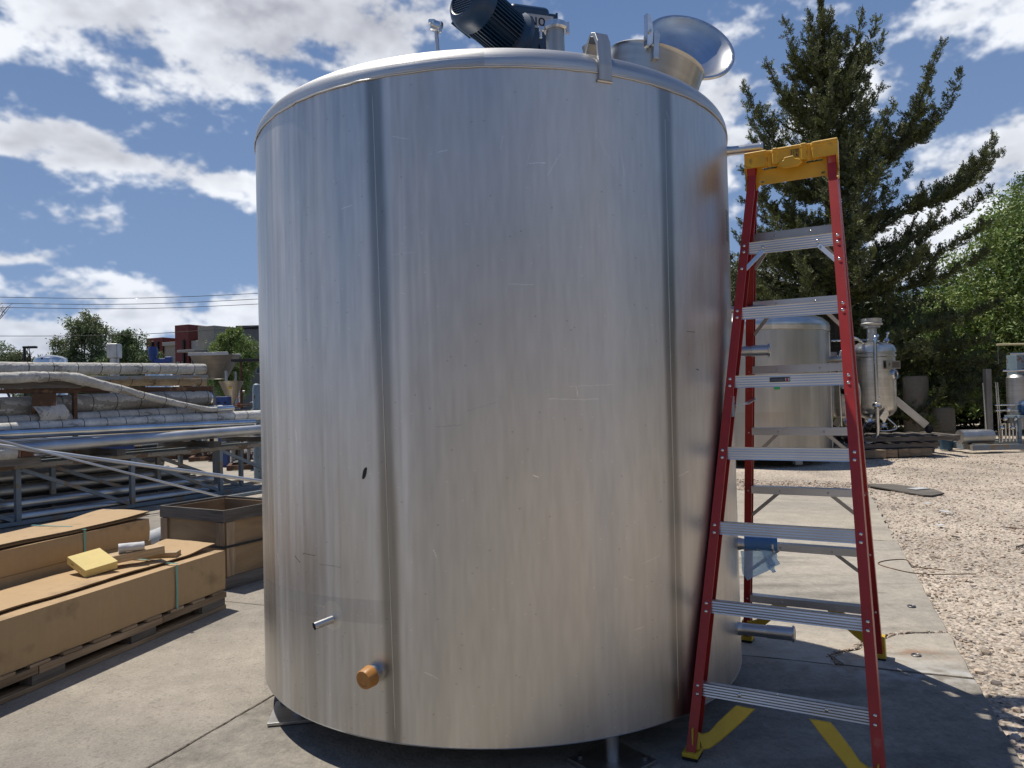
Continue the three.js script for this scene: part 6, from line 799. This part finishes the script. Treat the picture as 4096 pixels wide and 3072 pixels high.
const lob = (n, rx, y0, y1, r) => Array.from({ length: n }, () => [rr(-rx, rx), rr(y0, y1), rr(-rx * 0.6, rx * 0.6), r * rr(0.7, 1.2), r * rr(0.6, 1)]);
const gB = [0.19, 0.27, 0.055], gD = [0.12, 0.175, 0.05], gO = [0.13, 0.16, 0.065], gDark = [0.05, 0.075, 0.022];
leafy('leafy_tree', 'bright green leafy tree at the right edge', 15.6, -23.2, 8, [[0, 4.6, 0, 1.9, 2.0], [-1.2, 3.2, 0.6, 1.6, 1.6], [1.5, 6.0, 0, 1.6, 1.5], [-0.4, 6.1, 0.2, 1.0, 0.9], [1.6, 3.2, 0.6, 1.8, 1.8], [-1.6, 1.6, 0.2, 1.3, 1.2], [0.8, 1.4, 0.5, 1.6, 1.3]], 11000, 0.17, gB, { loose: 0.3 });
leafy('leafy_tree', 'dark conifer like tree top at the upper right edge', 18.6, -26, 10, [[0.2, 7.6, 0, 1.1, 1.7], [0, 5.6, 0, 1.7, 1.6], [-0.4, 3.4, 0, 2.2, 2], [0.3, 9.2, 0, 0.5, 0.8]], 5200, 0.17, gD);
leafy('leafy_shrub', 'olive green leafy shrub behind the second tank', 6.9, -22.6, 5.6, [[0, 3.4, 0, 1.6, 1.6], [1.6, 3.2, 0.2, 1.4, 1.4], [-1.8, 3.3, 0, 1.5, 1.5], [0.4, 4.6, 0, 1.0, 0.9], [-3.2, 3.0, 0, 1.4, 1.6], [-1, 1.5, 0.2, 2.0, 1.3]], 9000, 0.15, gO, { loose: 0.3 });
[[5.4, 'leftmost'], [8.6, 'second'], [11.8, 'third'], [14.8, 'fourth'], [18.4, 'rightmost']].forEach(([x, w], i) => leafy('hedge_tree', `${w} of the dark trees closing the yard behind the cedar`, x, -25.6 - (i % 2) * 0.5, 5.4, [[0, 1.4, 0, 2.0, 1.4], [-1.0, 2.9, 0, 1.7, 1.4], [1.0, 3.1, 0, 1.7, 1.4], [0, 4.2, 0, 1.5, 1.1]], 4600, 0.22, gDark, { group: 'dark trees behind the cedar', loose: 0.36 }));
// left, far off
leafy('leafy_tree', 'tall airy tree left of the office building', -31.9, -55, 8.8, [[0, 6.9, 0, 1.15, 1.2], [-1.2, 5.6, 0, 1.0, 1.2], [1.1, 6.6, 0, 1.1, 1.3], [-0.2, 4.4, 0, 1.6, 1.4], [1.4, 4.6, 0, 1.0, 1.3], [-1.7, 3.8, 0, 0.9, 0.9], [0.4, 7.7, 0, 0.8, 0.7], [0, 2.4, 0, 1.9, 1.2]], 3800, 0.25, [0.17, 0.21, 0.08], { clump: 18, loose: 0.2 });
leafy('leafy_tree', 'rounded green tree in front of the red bay', -26, -50, 6.6, [[0, 5.0, 0, 1.2, 1.2], [-0.8, 4.0, 0, 1.1, 1.2], [0.9, 3.9, 0, 1.2, 1.2], [0.1, 2.6, 0, 1.8, 1.3], [-0.2, 6.0, 0, 0.6, 0.5]], 4600, 0.23, gD, { loose: 0.28 });
leafy('leafy_tree', 'bright willow like tree in front of the building', -17, -45, 6.2, [[0, 4.6, 0, 1.0, 1.1], [-0.7, 3.8, 0, 0.9, 1.0], [0.7, 3.9, 0, 1.0, 1.1], [0, 2.9, 0, 1.3, 1.1], [-0.1, 5.5, 0, 0.5, 0.6], [0.5, 5.4, 0, 0.35, 0.55]], 5200, 0.18, [0.22, 0.30, 0.065], { loose: 0.26 });
leafy('leafy_shrub', 'low green trees at the far left edge', -33.6, -50, 5.6, [[0, 4.0, 0, 1.3, 1.2], [-1.4, 4.6, 0, 1.2, 1.2], [1.0, 3.0, 0, 1.1, 1.0], [2.2, 3.6, 0, 0.9, 1.3], [3.4, 2.8, 0, 1.3, 1.4]], 3800, 0.24, [0.15, 0.19, 0.075], { loose: 0.3 });
leafy('leafy_shrub', 'dull green scrub between the far left trees', -29.2, -48, 4, [[-1.4, 2.5, 0, 1.3, 1.2], [0.6, 2.4, 0, 1.4, 1.1], [2.4, 2.5, 0, 1.3, 1.0]], 3000, 0.24, [0.14, 0.17, 0.08], { loose: 0.3 });
// bare trees
function bare(label, x, z, H, sp) { const tr = thing('bare_tree', label, 'tree', [x, 0, z]), L = []; const grow = (p, d, len, r, k) => { const e = p.clone().addScaledVector(d, len); L.push([p, p.clone().lerp(e, 0.5).add(V(rr(-1, 1), 0, rr(-1, 1)).multiplyScalar(len * 0.06)), e, r, r * 0.65]); if (k) for (let i = 0; i < 3; i++) grow(p.clone().lerp(e, rr(0.6, 1)), d.clone().add(V(rr(-1, 1) * sp, rr(0, 0.3), rr(-1, 1) * sp)).normalize(), len * rr(0.5, 0.7), r * 0.6, k - 1); }; grow(V(0, 0, 0), V(0, 1, 0), H * 0.45, 0.13, 4); mesh('branches', L.map(([a, b, c, r0, r1]) => limb([a, b, c], Math.max(r0, 0.014), Math.max(r1, 0.01), 3)), matBark, tr); }
bare('bare grey tree standing among the far left greenery', -32.2, -50, 6.4, 0.55); bare('bare branches reaching in at the left edge', -36.6, -50, 10.0, 0.75);

// unseen tree row added right of the frame to cut sky light
[[22, -17, 'first'], [22.5, -9, 'second'], [22, -1, 'third'], [21.5, 7, 'fourth']].forEach(([x, z, w], i) => leafy('added_tree', `${w} leafy tree added unseen beyond the right edge of the frame`, x, z, 7.5, [[0, 4.6, 0, 2.4, 2.2], [-1.2, 2.6, 1, 2.2, 1.8], [1.2, 3.0, -1.2, 2.3, 2.0], [0, 6.2, 0.4, 1.6, 1.4]], 3000, 0.34, gD, { group: 'trees added right of the frame', loose: 0.32 }));
renderer.render(scene, camera);
